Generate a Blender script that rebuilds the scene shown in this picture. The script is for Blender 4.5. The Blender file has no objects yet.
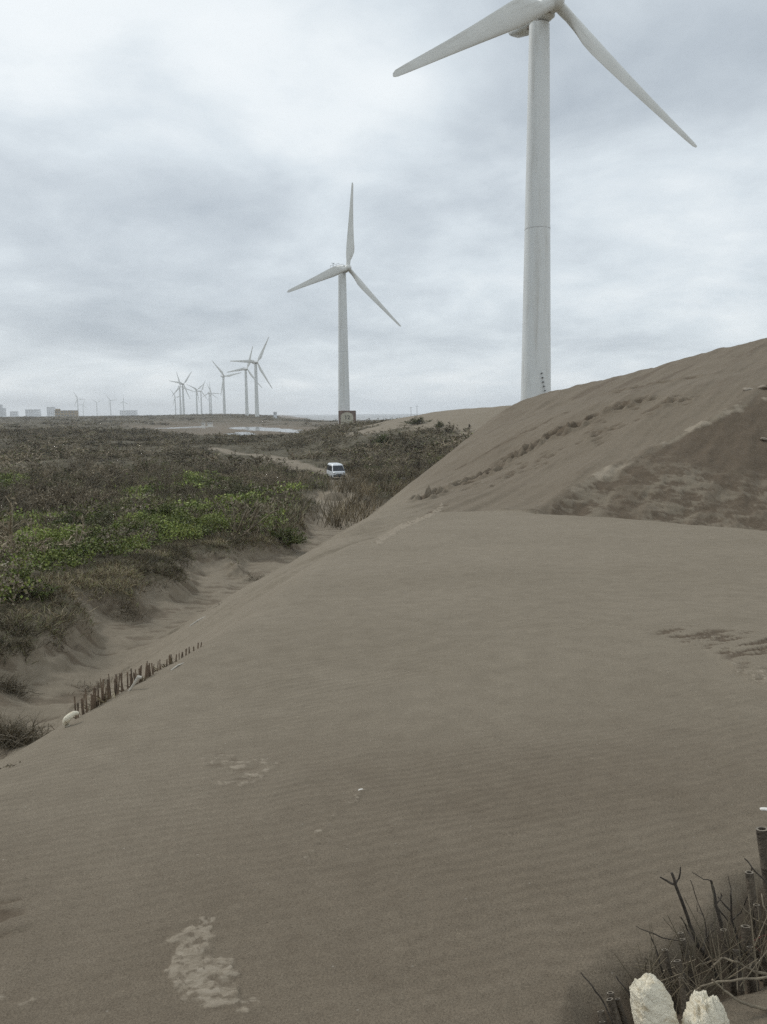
import bpy, math, random
import numpy as np
from mathutils import Vector, Matrix
R_ = math.radians
random.seed(7); RNG = np.random.default_rng(11)
scene = bpy.context.scene
COL = scene.collection
# ------------------------------------------------------------------ camera
F = 780.0; CZ = 12.0
PITCH = math.atan(99/780.0); ROLL = R_(0.5)
_cr, _sr, _cp, _sp = math.cos(ROLL), math.sin(ROLL), math.cos(PITCH), math.sin(PITCH)
FWD = np.array([0, _cp, -_sp]); _r0 = np.array([1.0, 0, 0]); _u0 = np.cross(_r0, FWD)
RIGHT = _cr*_r0 - _sr*_u0; UP = _cr*_u0 + _sr*_r0
CAM = np.array([0, 0, CZ])
def ray(px, py): return (px-383.5)/F*RIGHT - (py-512)/F*UP + FWD
def at(px, py, Y):
    d = ray(px, py); return CAM + d*(Y/d[1])
def atz(px, py, zr):
    d = ray(px, py); return CAM + d*(zr/d[2])
cd = bpy.data.cameras.new('camera'); cam = bpy.data.objects.new('camera', cd); COL.objects.link(cam)
M = Matrix(((RIGHT[0], UP[0], -FWD[0], 0), (RIGHT[1], UP[1], -FWD[1], 0), (RIGHT[2], UP[2], -FWD[2], CZ), (0, 0, 0, 1)))
cam.matrix_world = M
cd.sensor_fit = 'VERTICAL'; cd.sensor_height = 36; cd.sensor_width = 27; cd.lens = 36*F/1024
cd.clip_start = 0.05; cd.clip_end = 60000
scene.camera = cam
# ------------------------------------------------------------------ numeric helpers
def _hash(ix, iy, s):
    n = (ix*374761393 + iy*668265263 + s*974634777) & 0xFFFFFFFF
    n = ((n ^ (n >> 13))*1274126177) & 0xFFFFFFFF
    return ((n ^ (n >> 16)) & 0xFFFF)/65535.0
def vnoise(x, y, s=0):
    xi = np.floor(x).astype(np.int64); yi = np.floor(y).astype(np.int64)
    fx = x-xi; fy = y-yi; fx = fx*fx*fx*(fx*(fx*6-15)+10); fy = fy*fy*fy*(fy*(fy*6-15)+10)
    a = _hash(xi, yi, s); b = _hash(xi+1, yi, s); c = _hash(xi, yi+1, s); d = _hash(xi+1, yi+1, s)
    return (a*(1-fx)+b*fx)*(1-fy) + (c*(1-fx)+d*fx)*fy
def fbm(x, y, s=0, o=4, g=0.5):
    v = 0; a = 1; t = 0
    for k in range(o):
        v = v + a*vnoise(x*2**k+13.7*k, y*2**k-7.3*k, s+k); t += a; a *= g
    return v/t - 0.5
def sst(a, b, x):
    t = np.clip((x-a)/(b-a), 0, 1); return t*t*(3-2*t)
def srelu(d, w): return 0.5*(d + np.sqrt(d*d + w*w)) - 0.0
def smax(a, b, k):
    h = np.clip(0.5+0.5*(a-b)/k, 0, 1); return b*(1-h)+a*h + k*h*(1-h)
class TPS:
    def __init__(self, uv, z, lam=1e-3):
        self.p = np.asarray(uv, float); n = len(z)
        K = self._k(self.p[:, None]-self.p[None]) + lam*np.eye(n)
        Pm = np.hstack([np.ones((n, 1)), self.p])
        A = np.zeros((n+3, n+3)); A[:n, :n] = K; A[:n, n:] = Pm; A[n:, :n] = Pm.T
        self.w = np.linalg.solve(A, np.concatenate([z, np.zeros(3)])); self.n = n
    @staticmethod
    def _k(d):
        r2 = (d**2).sum(-1); return 0.5*r2*np.log(r2+1e-12)
    def __call__(self, u, v):
        w = self.w; out = w[self.n] + w[self.n+1]*u + w[self.n+2]*v
        for i in range(self.n):
            r2 = (u-self.p[i, 0])**2 + (v-self.p[i, 1])**2
            out = out + w[i]*0.5*r2*np.log(r2+1e-12)
        return out
def seg_dist(X, Y, poly, vals=None):
    """distance to polyline, side sign (left positive), interpolated value, arc position"""
    best = np.full(X.shape, 1e18); sign = np.ones(X.shape); val = np.zeros(X.shape); arc = np.zeros(X.shape); L = 0
    for i in range(len(poly)-1):
        ax, ay = poly[i][:2]; bx, by = poly[i+1][:2]
        dx, dy = bx-ax, by-ay; l2 = dx*dx+dy*dy
        t = np.clip(((X-ax)*dx+(Y-ay)*dy)/l2, 0, 1)
        ex, ey = X-(ax+t*dx), Y-(ay+t*dy); d2 = ex*ex+ey*ey
        m = d2 < best - 1e-9
        best = np.where(m, d2, best)
        sign = np.where(m, np.sign(dx*(Y-ay)-dy*(X-ax)), sign)
        if vals is not None: val = np.where(m, vals[i]*(1-t)+vals[i+1]*t, val)
        arc = np.where(m, L+t*math.sqrt(l2), arc); L += math.sqrt(l2)
    return np.sqrt(best), sign, val, arc
def in_poly(X, Y, poly):
    ins = np.zeros(X.shape, bool); n = len(poly)
    for i in range(n):
        x1, y1 = poly[i][:2]; x2, y2 = poly[(i+1) % n][:2]
        if y1 == y2: continue
        c = ((y1 > Y) != (y2 > Y)) & (X < (x2-x1)*(Y-y1)/(y2-y1)+x1)
        ins ^= c
    return ins
def poly_sd(X, Y, poly):
    d = seg_dist(X, Y, list(poly)+[poly[0]])[0]
    return np.where(in_poly(X, Y, poly), -d, d)
# ------------------------------------------------------------------ ground: near dune N, far dune R, plain P, distant dune Q (z relative to the eye)
def T_near(X, Y):
    Yc = np.maximum(Y, -3); Xc = 14*np.tanh(X/14)
    return -1.5 - 0.085*np.minimum(Yc, 60) + 0.03*Xc
def hitT(px, py):
    t = 0.5
    d = ray(px, py)
    for _ in range(6000):
        p = d*t
        if p[2] < T_near(np.array(p[0]), np.array(p[1])): return p
        t *= 1.002
    return p
_edge = [hitT(a, b) for a, b in [(0, 770), (48, 740), (100, 709), (155, 677), (210, 645), (262, 608), (318, 563), (348, 546), (378, 538), (400, 525), (430, 516), (480, 512.5), (545, 515), (620, 519), (700, 526), (767, 532)]]
N_POLY = [(-6, -60), (-4.2, -10), (-3.0, -2), (-2.55, 1.5)] + [(p[0], p[1]) for p in _edge] + [(14, 17.5), (24, 16), (45, 8), (60, -20), (60, -60)]
def zN(X, Y):
    sd = poly_sd(X, Y, N_POLY)
    # hollow blown out round the near bamboo fence
    return T_near(X, Y) - 0.62*srelu(sd, 0.22) + 0.07, sd
_ridge_px = [(300, 578, 19), (350, 536, 27), (383, 509, 36), (423, 482, 46), (471, 438, 58), (500, 413, 66), (520, 401, 70), (545, 393, 72), (600, 381, 70), (640, 371, 68), (700, 355, 64), (767, 339, 60), (860, 318, 56), (980, 296, 52)]
_ridge = [at(*p) - CAM for p in _ridge_px]
_slip = [at(*p) - CAM for p in [(480, 524, 27.5), (545, 507, 30), (610, 472, 32.5), (690, 432, 35.5), (767, 398, 38), (860, 370, 40), (980, 345, 42)]]
_rint = [at(*p) - CAM for p in [(480, 478, 42), (540, 440, 45), (600, 405, 47), (700, 380, 47), (767, 364, 48), (430, 516, 31.5), (480, 509, 31), (400, 520, 30), (440, 500, 37), (545, 415, 58), (600, 395, 58), (520, 425, 54), (470, 462, 48)]]
_rpts = [tuple(p) for p in _ridge] + [tuple(p) for p in _slip[1:]] + [tuple(p) for p in _rint] + [(-3, 14, -6.0), (2, 20, -5.6), (8, 20, -5.0), (16, 20, -3.0), (5, 5, -7), (30, 24, -2.0), (50, 60, 8.5), (60, 40, 5.5)]
_rp = np.array(_rpts)
_tR = TPS(_rp[:, :2]/30, _rp[:, 2], 2e-3)
R_RIDGE = [(-14, -10), (-7, 10)] + [(p[0], p[1]) for p in _ridge] + [(75, 40), (160, -10)]
R_SLIP = [(-30, 20), (0, 26.2)] + [(p[0], p[1]) for p in _slip] + [(60, 43), (120, 40)]
def zR(X, Y):
    Xc = np.clip(X, -40, 75); Yc = np.clip(Y, -5, 95)
    t = _tR(Xc/30, Yc/30)
    d, s, _, _ = seg_dist(X, Y, R_RIDGE); dl = d*s          # left / beyond the ridge positive
    e, s2, _, arc = seg_dist(X, Y, R_SLIP); ds = -e*s2      # camera side positive
    far = sst(70, 130, np.hypot(X-20, Y-30))
    ds = ds + 0.35*fbm(X*0.5, Y*0.5, 31, 3) + 0.25*fbm(X*2, Y*2, 35, 2)
    fx = sst(4.6, 6.6, X)                                   # the slip face only begins beside the near crest
    z = t - 0.60*srelu(dl, 0.5) + 0.15 - fx*0.36*srelu(ds, 0.12) - 30*far
    return z, dl, ds*fx - (1-fx)*5
def pz(px, Y, z): return (ray(px, 420)[0]/ray(px, 420)[1]*Y, Y, z)
_pp = [tuple(atz(a, b, c)-CAM) for a, b, c in [(0, 740, -6.3), (-120, 700, -6.2), (20, 690, -6.4), (100, 640, -6.6), (200, 600, -6.8), (300, 560, -7.2), (340, 520, -7.8),
      (0, 655, -6.0), (60, 620, -6.0), (120, 580, -6.2), (180, 560, -6.5), (240, 540, -6.9), (320, 522, -7.6),
      (0, 560, -7.4), (100, 520, -8.1), (250, 500, -8.7), (350, 497, -8.9), (337, 478, -9.3), (200, 470, -9.2), (0, 480, -8.8), (420, 470, -9), (-150, 560, -7), (-150, 480, -8.5)]]
_pp += [pz(0, 180, -8.8), pz(200, 200, -9.2), pz(300, 220, -9.0), pz(380, 200, -5.2), pz(420, 200, -3.2), pz(470, 180, -4.5), pz(345, 300, -5.6), pz(600, 200, -5),
        pz(0, 400, -6.6), pz(100, 420, -7.6), pz(200, 420, -9.6), pz(260, 420, -10.0), pz(300, 420, -9), pz(420, 400, -6), pz(600, 420, -6),
        pz(200, 620, -9.4), pz(260, 620, -9.6), pz(0, 700, -4.8), pz(90, 800, -4.5), pz(200, 950, -4.0), pz(262, 960, -4.2), pz(300, 800, -9), pz(400, 800, -8),
        pz(0, 1500, -2.6), pz(150, 1500, -2.0), pz(255, 1500, -1.6), pz(300, 1500, -11), pz(420, 1500, -12), pz(700, 1500, -12),
        pz(0, 3000, -2.6), pz(150, 3000, -2.6), pz(250, 3000, -2.6), pz(310, 3000, -15), pz(600, 3000, -16), pz(-200, 1500, -2.5), pz(-200, 400, -6), pz(-300, 3000, -2.6),
        pz(0, 7000, -3), pz(250, 7000, -6), pz(320, 7000, -18), pz(700, 7000, -18), (-12, 4, -6.2), (-8, -10, -6.2), (30, 5, -7), (14, 24, -6.5), (30, 30, -6.5), (40, 90, -7)]
_pp = np.array(_pp)
def _lp(X, Y):
    th = np.clip(np.arctan2(X, np.maximum(Y, 1e-3)), -1.0, 1.0); return th*2.2, 0.5*np.log(np.hypot(X, Y)+4)
_tP = TPS(np.stack(_lp(_pp[:, 0], _pp[:, 1]), -1), _pp[:, 2], 1e-3)
def gp(px, py, zr):
    d = ray(px, py); t = np.exp(np.linspace(math.log(8), math.log(2500), 500)); Q = d*t[:, None]
    z = _tP(*_lp(Q[:, 0], Q[:, 1])) + 0.3; i = int(np.argmax(Q[:, 2] < z))
    return (Q[i, 0], Q[i, 1]) if i else tuple(atz(px, py, zr)[:2])
BANK = [gp(-500, 760, -6), gp(-120, 690, -6), gp(0, 652, -6), gp(28, 640, -6), gp(62, 612, -6.1), gp(78, 594, -6.1), gp(104, 588, -6.2), gp(122, 600, -6.3), gp(132, 580, -6.3), gp(160, 586, -6.5), gp(182, 572, -6.6), gp(214, 562, -6.7), gp(244, 572, -6.9),
        gp(258, 552, -7.0), gp(284, 553, -7.2), gp(305, 548, -7.3), gp(322, 530, -7.6), gp(330, 508, -8.2), gp(300, 500, -8.6), gp(318, 492, -8.8), gp(345, 505, -8.6), gp(372, 512, -8.4), gp(400, 497, -8.6), gp(430, 480, -9), gp(480, 450, -9), gp(520, 430, -9)]
BANKPOLY = BANK + [(900, 2500), (900, 9000), (-9000, 9000), (-9000, -9000), (-60, -200), (-40, 2)]
TRACK = [gp(215, 451, -9.2), gp(241, 454, -9.2), gp(275, 459, -9.2), gp(290, 468, -9.2), gp(322, 474, -9.3), gp(350, 482, -9.2), gp(352, 494, -9), gp(336, 506, -8.8)]
CLEARS = [[gp(262, 461, 0), gp(300, 464, 0), gp(352, 462, 0), gp(356, 486, 0), gp(318, 488, 0), gp(280, 476, 0)], [gp(205, 449, 0), gp(285, 452, 0), gp(285, 467, 0), gp(215, 461, 0)], [gp(290, 490, 0), gp(395, 488, 0), gp(390, 515, 0), gp(300, 512, 0)]]
def cleared(X, Y):
    o = np.zeros(X.shape, bool)
    for c in CLEARS: o |= in_poly(X, Y, c)
    return o
POND = [gp(222, 424.6, -10.3), gp(258, 425.6, -10.3), gp(298, 428.4, -10.3), gp(299, 431.6, -10.3), gp(270, 431, -10.3), (gp(240, 429, -10.3)), gp(228, 426.6, -10.3)]
POND2 = [gp(224, 432.6, -10.2), gp(246, 431.6, -10.2), gp(256, 433.6, -10.2), gp(238, 434.8, -10.2)]
POND3 = [gp(150, 425, -10.2), gp(200, 424, -10.2), gp(212, 425.6, -10.2), gp(170, 427, -10.2)]
def zP(X, Y):
    r = np.hypot(X, Y)
    z = _tP(*_lp(X, Y))
    near = sst(14, 22, r)
    db = -poly_sd(X, Y, BANKPOLY) + 0.45 - 1.7*sst(28, 38, r)*(r < 75) + near*(1.2*fbm(X*0.55, Y*0.55, 3, 3) + 0.5*fbm(X*2.3, Y*2.3, 5, 2))
    z = z + 0.75*sst(-0.8, 0.5, db)*(r < 400) - 0.12
    veg = sst(-0.05, 0.35, db)
    z = z + 0.35*fbm(X*0.3, Y*0.3, 8, 3)*near + 0.10*fbm(X*1.7, Y*1.7, 9, 3)
    z = z + (1.8*fbm(X/17, Y/17, 12, 3))*sst(45, 90, r)*(1-sst(1500, 2500, r)) + 1.6*fbm(X/70, Y/70, 14, 3)*sst(200, 400, r)
    td = seg_dist(X, Y, TRACK)[0] + 1.4*fbm(X/6, Y/6, 17, 2)
    veg = veg*sst(1.7, 3.0, td)
    pm = np.ones(X.shape)
    if np.any(r > 200):
        for po, zl in ((POND, -10.3), (POND2, -10.2), (POND3, -10.2)):
            sd = poly_sd(X, Y, po) + 26*fbm(X/30, Y/14, 19, 3)
            k = sst(60, 0, sd); z = z*(1-k) + (zl+0.4)*k; z = np.where(sd < 6, np.minimum(z, zl+0.4-0.15*(6-sd)), z); pm = pm*sst(10, 45, sd)
    # open sand flats beyond the scrub
    flat = sst(330, 380, Y)*(1-sst(820, 900, Y))*sst(-0.36, -0.27, X/np.maximum(Y, 1))*(X < 10)
    pm = pm*(1-0.65*flat*(fbm(X/60, Y/25, 21, 3) > -0.06))
    shore = sst(1000, 1300, Y)*sst(-0.15, -0.12, X/np.maximum(Y, 1))
    return z, veg*pm*(1-shore), db
Q_PX = [(405, 418, 250), (428, 414.5, 240), (450, 410.5, 225), (480, 408, 205), (510, 406, 190), (560, 403, 180), (640, 400, 180), (800, 398, 190)]
_q = [at(*p)-CAM for p in Q_PX]
def zQ(X, Y):
    d, s, v, _ = seg_dist(X, Y, [(p[0], p[1]) for p in _q], [p[2] for p in _q])
    return v + 0.6 - 0.24*np.sqrt(d*d+9) + 1.0*fbm(X/14, Y/14, 23, 3) + 0.1
def ground(X, Y):
    """height above sea and masks"""
    X = np.asarray(X, float); Y = np.asarray(Y, float)
    p, veg, db = zP(X, Y)
    z = p; m = {}
    r = np.hypot(X, Y)
    nn = np.full(X.shape, -99.0); sd = np.full(X.shape, 99.0); rr = np.full(X.shape, -99.0); dl = np.zeros(X.shape); ds = np.full(X.shape, -9.0); q = np.full(X.shape, -99.0)
    k = r < 150
    if k.any():
        a, b = zN(X[k], Y[k]); nn[k] = a; sd[k] = b
        a, b, c = zR(X[k], Y[k]); rr[k] = a; dl[k] = b; ds[k] = c
    k = (r > 100) & (r < 700) & (X > -40)
    if k.any(): q[k] = zQ(X[k], Y[k])
    d = smax(nn, rr, 0.35)
    dune = np.maximum(d, q)
    z = smax(p, dune, 0.5)
    m['veg'] = veg*sst(0.05, 0.45, p-dune); m['db'] = db
    m['sd'] = sd; m['ds'] = np.where(rr > nn, ds, -9); m['dl'] = dl; m['onN'] = nn - np.maximum(rr, p); m['onR'] = rr-np.maximum(nn, p); m['onP'] = p-dune
    z = np.where(z < -11.5, z, z)
    return z + CZ, m
def hit(px, py, tmax=4000):
    d = ray(px, py); t = np.exp(np.linspace(math.log(0.9), math.log(tmax), 700))
    P = CAM + d*t[:, None]
    z, _ = ground(P[:, 0], P[:, 1])
    i = int(np.argmax(P[:, 2] < z))
    if i == 0: return CAM + d*tmax
    a, b = t[i-1], t[i]
    tt = np.linspace(a, b, 12); P = CAM+d*tt[:, None]; z, _ = ground(P[:, 0], P[:, 1]); j = int(np.argmax(P[:, 2] < z)); 
    return P[j]
def gz(x, y): return float(ground(np.array([x]), np.array([y]))[0][0])
# ------------------------------------------------------------------ materials
def mat(name):
    m = bpy.data.materials.new(name); m.use_nodes = True; nt = m.node_tree
    return m, nt, nt.nodes['Principled BSDF']
def N(nt, t, **kw):
    n = nt.nodes.new(t)
    for k, v in kw.items():
        if k.startswith('i_'): n.inputs[k[2:].replace('_', ' ')].default_value = v
        else: setattr(n, k, v)
    return n
def ramp(nt, src, stops):
    r = N(nt, 'ShaderNodeValToRGB'); e = r.color_ramp.elements
    while len(e) < len(stops): e.new(0.5)
    for i, (p, c) in enumerate(stops):
        e[i].position = p; e[i].color = (c[0], c[1], c[2], 1) if not isinstance(c, (int, float)) else (c, c, c, 1)
    nt.links.new(src, r.inputs[0]); return r.outputs[0]
def mix(nt, fac, a, b, bt='MIX'):
    n = N(nt, 'ShaderNodeMix', data_type='RGBA', blend_type=bt)
    for s, v in ((0, fac), (6, a), (7, b)):
        if hasattr(v, 'links'): nt.links.new(v, n.inputs[s])
        elif isinstance(v, tuple): n.inputs[s].default_value = (*v[:3], 1)
        else: n.inputs[s].default_value = v
    return n.outputs[2]
def math_(nt, op, a, b=None):
    n = N(nt, 'ShaderNodeMath', operation=op)
    for i, v in enumerate((a, b)):
        if v is None: continue
        if hasattr(v, 'links'): nt.links.new(v, n.inputs[i])
        else: n.inputs[i].default_value = v
    return n.outputs[0]
def noise(nt, vec, scale, detail=3, rough=0.55, out=0, dist=0.0):
    n = N(nt, 'ShaderNodeTexNoise'); n.inputs['Scale'].default_value = scale; n.inputs['Detail'].default_value = detail
    n.inputs['Roughness'].default_value = rough; n.inputs['Distortion'].default_value = dist
    if vec is not None: nt.links.new(vec, n.inputs['Vector'])
    return n.outputs[out]
def plain(name, col, rough=0.6, var=0.12, scale=3.0, metallic=0.0, bump=0.0, stain=None):
    m, nt, b = mat(name); tc = N(nt, 'ShaderNodeTexCoord').outputs['Object']
    n = noise(nt, tc, scale, 5)
    c = ramp(nt, n, [(0.3, tuple(x*(1-var) for x in col)), (0.7, tuple(min(1, x*(1+var)) for x in col))])
    if stain:
        mp = N(nt, 'ShaderNodeMapping'); mp.inputs['Scale'].default_value = stain[1]; nt.links.new(tc, mp.inputs[0])
        f = ramp(nt, noise(nt, mp.outputs[0], 1.0, 5, 0.65), [(0.52, 0.0), (0.72, stain[2])])
        c = mix(nt, f, c, stain[0])
    nt.links.new(c, b.inputs['Base Color']); b.inputs['Roughness'].default_value = rough; b.inputs['Metallic'].default_value = metallic
    if bump:
        bp = N(nt, 'ShaderNodeBump'); bp.inputs['Strength'].default_value = bump; bp.inputs['Distance'].default_value = 0.02
        nt.links.new(noise(nt, tc, scale*6, 5), bp.inputs['Height']); nt.links.new(bp.outputs[0], b.inputs['Normal'])
    return m
def attr_mat(name, rough=0.7, trans=0.0):
    m, nt, b = mat(name); a = N(nt, 'ShaderNodeAttribute', attribute_name='tint')
    nt.links.new(a.outputs['Color'], b.inputs['Base Color']); b.inputs['Roughness'].default_value = rough
    b.inputs['Specular IOR Level'].default_value = 0.25
    return m
MAT = {}
def sand_material():
    m, nt, b = mat('dune_sand'); L = nt.links
    obj = N(nt, 'ShaderNodeTexCoord').outputs['Object']
    at_ = N(nt, 'ShaderNodeAttribute', attribute_name='mask'); sp = N(nt, 'ShaderNodeSeparateColor'); L.new(at_.outputs['Color'], sp.inputs[0])
    veg, damp_shade, crust = sp.outputs[0], sp.outputs[1], sp.outputs[2]
    big = noise(nt, obj, 0.35, 4); mid = noise(nt, obj, 5, 5, 0.6); fine = noise(nt, obj, 170, 3, 0.7); grain = noise(nt, obj, 420, 2, 0.8)
    dry = ramp(nt, big, [(0.3, (0.216, 0.180, 0.131)), (0.7, (0.260, 0.219, 0.164))])
    dry = mix(nt, 0.35, dry, ramp(nt, mid, [(0.3, (0.178, 0.146, 0.105)), (0.7, (0.300, 0.253, 0.190))]))
    g = ramp(nt, fine, [(0.30, (0.55, 0.54, 0.52)), (0.5, (1, 1, 1)), (0.75, (1.4, 1.4, 1.38))])
    dry = mix(nt, 0.75, dry, g, 'MULTIPLY')
    g2 = ramp(nt, grain, [(0.33, (0.45, 0.42, 0.4)), (0.45, (1, 1, 1)), (0.62, (1, 1, 1)), (0.75, (1.9, 1.9, 1.9))])
    dry = mix(nt, 0.75, dry, g2, 'MULTIPLY')
    vor = N(nt, 'ShaderNodeTexVoronoi', feature='F1'); vor.inputs['Scale'].default_value = 26; L.new(obj, vor.inputs['Vector'])
    vs_ = N(nt, 'ShaderNodeSeparateColor'); L.new(vor.outputs['Color'], vs_.inputs[0])
    speck = math_(nt, 'MULTIPLY', math_(nt, 'LESS_THAN', vor.outputs['Distance'], 0.09), math_(nt, 'GREATER_THAN', vs_.outputs[0], 0.80))
    dry = mix(nt, math_(nt, 'MULTIPLY', speck, 0.8), dry, ramp(nt, vs_.outputs[1], [(0.4, (0.07, 0.055, 0.04)), (0.6, (0.48, 0.44, 0.37))]))
    damp_shade_col = ramp(nt, noise(nt, obj, 9, 5, 0.65), [(0.3, (0.110, 0.083, 0.057)), (0.7, (0.156, 0.121, 0.085))])  # one dark tone for damp sand and for painted shade
    damp_shade_col = mix(nt, 0.7, damp_shade_col, g, 'MULTIPLY')
    edge = noise(nt, obj, 34, 6, 0.7)
    def crisp(a, lo, hi, k):
        v = math_(nt, 'ADD', a, math_(nt, 'MULTIPLY', math_(nt, 'SUBTRACT', edge, 0.5), k)); mr = N(nt, 'ShaderNodeMapRange', interpolation_type='SMOOTHSTEP'); L.new(v, mr.inputs[0]); mr.inputs[1].default_value = lo; mr.inputs[2].default_value = hi; return mr.outputs[0]
    damp_shade = crisp(damp_shade, 0.02, 0.95, 0.35); crust = crisp(crust, 0.18, 0.62, 0.7)
    base = mix(nt, damp_shade, dry, damp_shade_col)
    mpc = N(nt, 'ShaderNodeMapping'); mpc.inputs['Rotation'].default_value = (0, 0, R_(-22)); mpc.inputs['Scale'].default_value = (0.7, 1.4, 1); L.new(obj, mpc.inputs[0])
    cr = ramp(nt, noise(nt, mpc.outputs[0], 26, 7, 0.72, dist=0.8), [(0.34, (0.18, 0.146, 0.106)), (0.48, (0.285, 0.238, 0.178)), (0.66, (0.37, 0.318, 0.248))])
    base = mix(nt, crust, base, cr)
    soil = ramp(nt, noise(nt, obj, 0.6, 6, 0.65), [(0.3, (0.060, 0.050, 0.030)), (0.55, (0.10, 0.085, 0.052)), (0.72, (0.17, 0.14, 0.10))])
    base = mix(nt, veg, base, soil)
    L.new(base, b.inputs['Base Color']); b.inputs['Roughness'].default_value = 0.93; b.inputs['Specular IOR Level'].default_value = 0.2
    # wind ripples
    mp = N(nt, 'ShaderNodeMapping'); mp.inputs['Rotation'].default_value = (0, 0, R_(-17)); L.new(obj, mp.inputs[0])
    wrp = N(nt, 'ShaderNodeMix', data_type='VECTOR'); wrp.inputs[0].default_value = 0.13
    L.new(mp.outputs[0], wrp.inputs[4]); L.new(noise(nt, obj, 1.6, 3, 0.6, 1), wrp.inputs[5])
    wv = N(nt, 'ShaderNodeTexWave', wave_type='BANDS', bands_direction='Y', wave_profile='SIN'); wv.inputs['Scale'].default_value = 5.6
    wv.inputs['Distortion'].default_value = 5.2; wv.inputs['Detail'].default_value = 3; wv.inputs['Detail Scale'].default_value = 0.8
    L.new(wrp.outputs[1], wv.inputs['Vector'])
    amt = ramp(nt, noise(nt, obj, 0.45, 3), [(0.40, 0.0), (0.64, 1.0)])
    mp2 = N(nt, 'ShaderNodeMapping'); mp2.inputs['Rotation'].default_value = (0, 0, R_(-31)); L.new(obj, mp2.inputs[0])
    wv2 = N(nt, 'ShaderNodeTexWave', wave_type='BANDS', bands_direction='Y', wave_profile='SIN'); wv2.inputs['Scale'].default_value = 3.3
    wv2.inputs['Distortion'].default_value = 5.0; wv2.inputs['Detail'].default_value = 3; wv2.inputs['Detail Scale'].default_value = 1.2; L.new(mp2.outputs[0], wv2.inputs['Vector'])
    amt2 = ramp(nt, noise(nt, obj, 0.6, 4, 0.6), [(0.50, 0.0), (0.66, 0.9)])
    rip = math_(nt, 'ADD', math_(nt, 'MULTIPLY', math_(nt, 'SUBTRACT', wv.outputs['Fac'], 0.5), amt), math_(nt, 'MULTIPLY', math_(nt, 'SUBTRACT', wv2.outputs['Fac'], 0.5), amt2))
    sortc = ramp(nt, math_(nt, 'ADD', rip, 0.5), [(0.05, (0.955, 0.953, 0.95)), (0.5, (1, 1, 1)), (0.95, (1.045, 1.045, 1.045))])
    base = mix(nt, 1.0, base, sortc, 'MULTIPLY'); L.new(base, b.inputs['Base Color'])
    h = math_(nt, 'MULTIPLY', math_(nt, 'MULTIPLY', wv.outputs['Fac'], amt), 0.0032)
    h = math_(nt, 'ADD', h, math_(nt, 'MULTIPLY', math_(nt, 'MULTIPLY', wv2.outputs['Fac'], amt2), 0.0050))
    h = math_(nt, 'ADD', h, math_(nt, 'MULTIPLY', fine, 0.006))
    h = math_(nt, 'ADD', h, math_(nt, 'MULTIPLY', mid, 0.012))
    h = math_(nt, 'ADD', h, math_(nt, 'MULTIPLY', grain, 0.0022))
    bp = N(nt, 'ShaderNodeBump'); bp.inputs['Strength'].default_value = 0.8; bp.inputs['Distance'].default_value = 1.0
    L.new(h, bp.inputs['Height']); L.new(bp.outputs[0], b.inputs['Normal'])
    return m
MAT['sand'] = sand_material()
MAT['leaf'] = attr_mat('foliage', 0.6)
MAT['twig'] = attr_mat('dry_brush', 0.85)
MAT['white'] = plain('turbine_paint', (0.74, 0.755, 0.74), 0.42, 0.03, 0.4, stain=((0.46, 0.43, 0.37), (0.9, 0.9, 0.06), 0.45))
MAT['blade'] = plain('blade_paint', (0.72, 0.72, 0.68), 0.40, 0.04, 0.5, stain=((0.37, 0.34, 0.28), (0.8, 0.8, 0.1), 0.5))
MAT['rust'] = plain('rusty_steel', (0.20, 0.15, 0.11), 0.7, 0.35, 2.5)
MAT['dark'] = plain('dark_steel', (0.05, 0.05, 0.05), 0.6, 0.2, 5)
MAT['seam'] = plain('flange_grey', (0.58, 0.58, 0.57), 0.6, 0.1, 3)
MAT['concrete'] = plain('plinth_brown', (0.19, 0.135, 0.11), 0.85, 0.25, 0.8)
MAT['cream'] = plain('plinth_cream', (0.47, 0.44, 0.35), 0.8, 0.1, 1.0)
MAT['bamboo'] = plain('weathered_bamboo', (0.085, 0.066, 0.046), 0.8, 0.5, 18, bump=0.6, stain=((0.20, 0.165, 0.12), (60, 60, 6), 0.6))
MAT['bamboo_cut'] = plain('bamboo_cut_end', (0.20, 0.17, 0.13), 0.8, 0.3, 60)
MAT['stake'] = plain('grey_stake', (0.165, 0.118, 0.080), 0.85, 0.55, 14)
MAT['bark'] = plain('dead_branch', (0.060, 0.048, 0.036), 0.85, 0.4, 40, bump=0.5)
MAT['palebark'] = plain('pale_branch', (0.22, 0.18, 0.125), 0.8, 0.35, 30, bump=0.4)
MAT['redbark'] = plain('red_twig', (0.20, 0.075, 0.055), 0.8, 0.3, 30)
MAT['foam'] = plain('weathered_foam', (0.84, 0.765, 0.60), 0.9, 0.12, 40, bump=0.6, stain=((0.46, 0.34, 0.17), (22, 22, 34), 0.85))
MAT['palewood'] = plain('bleached_wood', (0.50, 0.46, 0.39), 0.8, 0.2, 20)
MAT['crust'] = plain('sand_crust', (0.33, 0.28, 0.22), 0.9, 0.2, 12, bump=0.6)
MAT['shell'] = plain('white_scrap', (0.75, 0.72, 0.66), 0.7, 0.1, 30)
MAT['carwhite'] = plain('van_paint', (0.72, 0.74, 0.76), 0.3, 0.02, 1)
MAT['glass'] = plain('tinted_glass', (0.018, 0.022, 0.03), 0.12, 0.1, 1)
MAT['rubber'] = plain('rubber', (0.02, 0.02, 0.02), 0.8, 0.2, 9)
MAT['lamp'] = plain('headlamp', (0.55, 0.56, 0.56), 0.15, 0.05, 6)
MAT['building_y'] = plain('ochre_render', (0.40, 0.32, 0.21), 0.8, 0.1, 0.2)
MAT['building_w'] = plain('pale_render', (0.74, 0.76, 0.78), 0.8, 0.1, 0.1)
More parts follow.
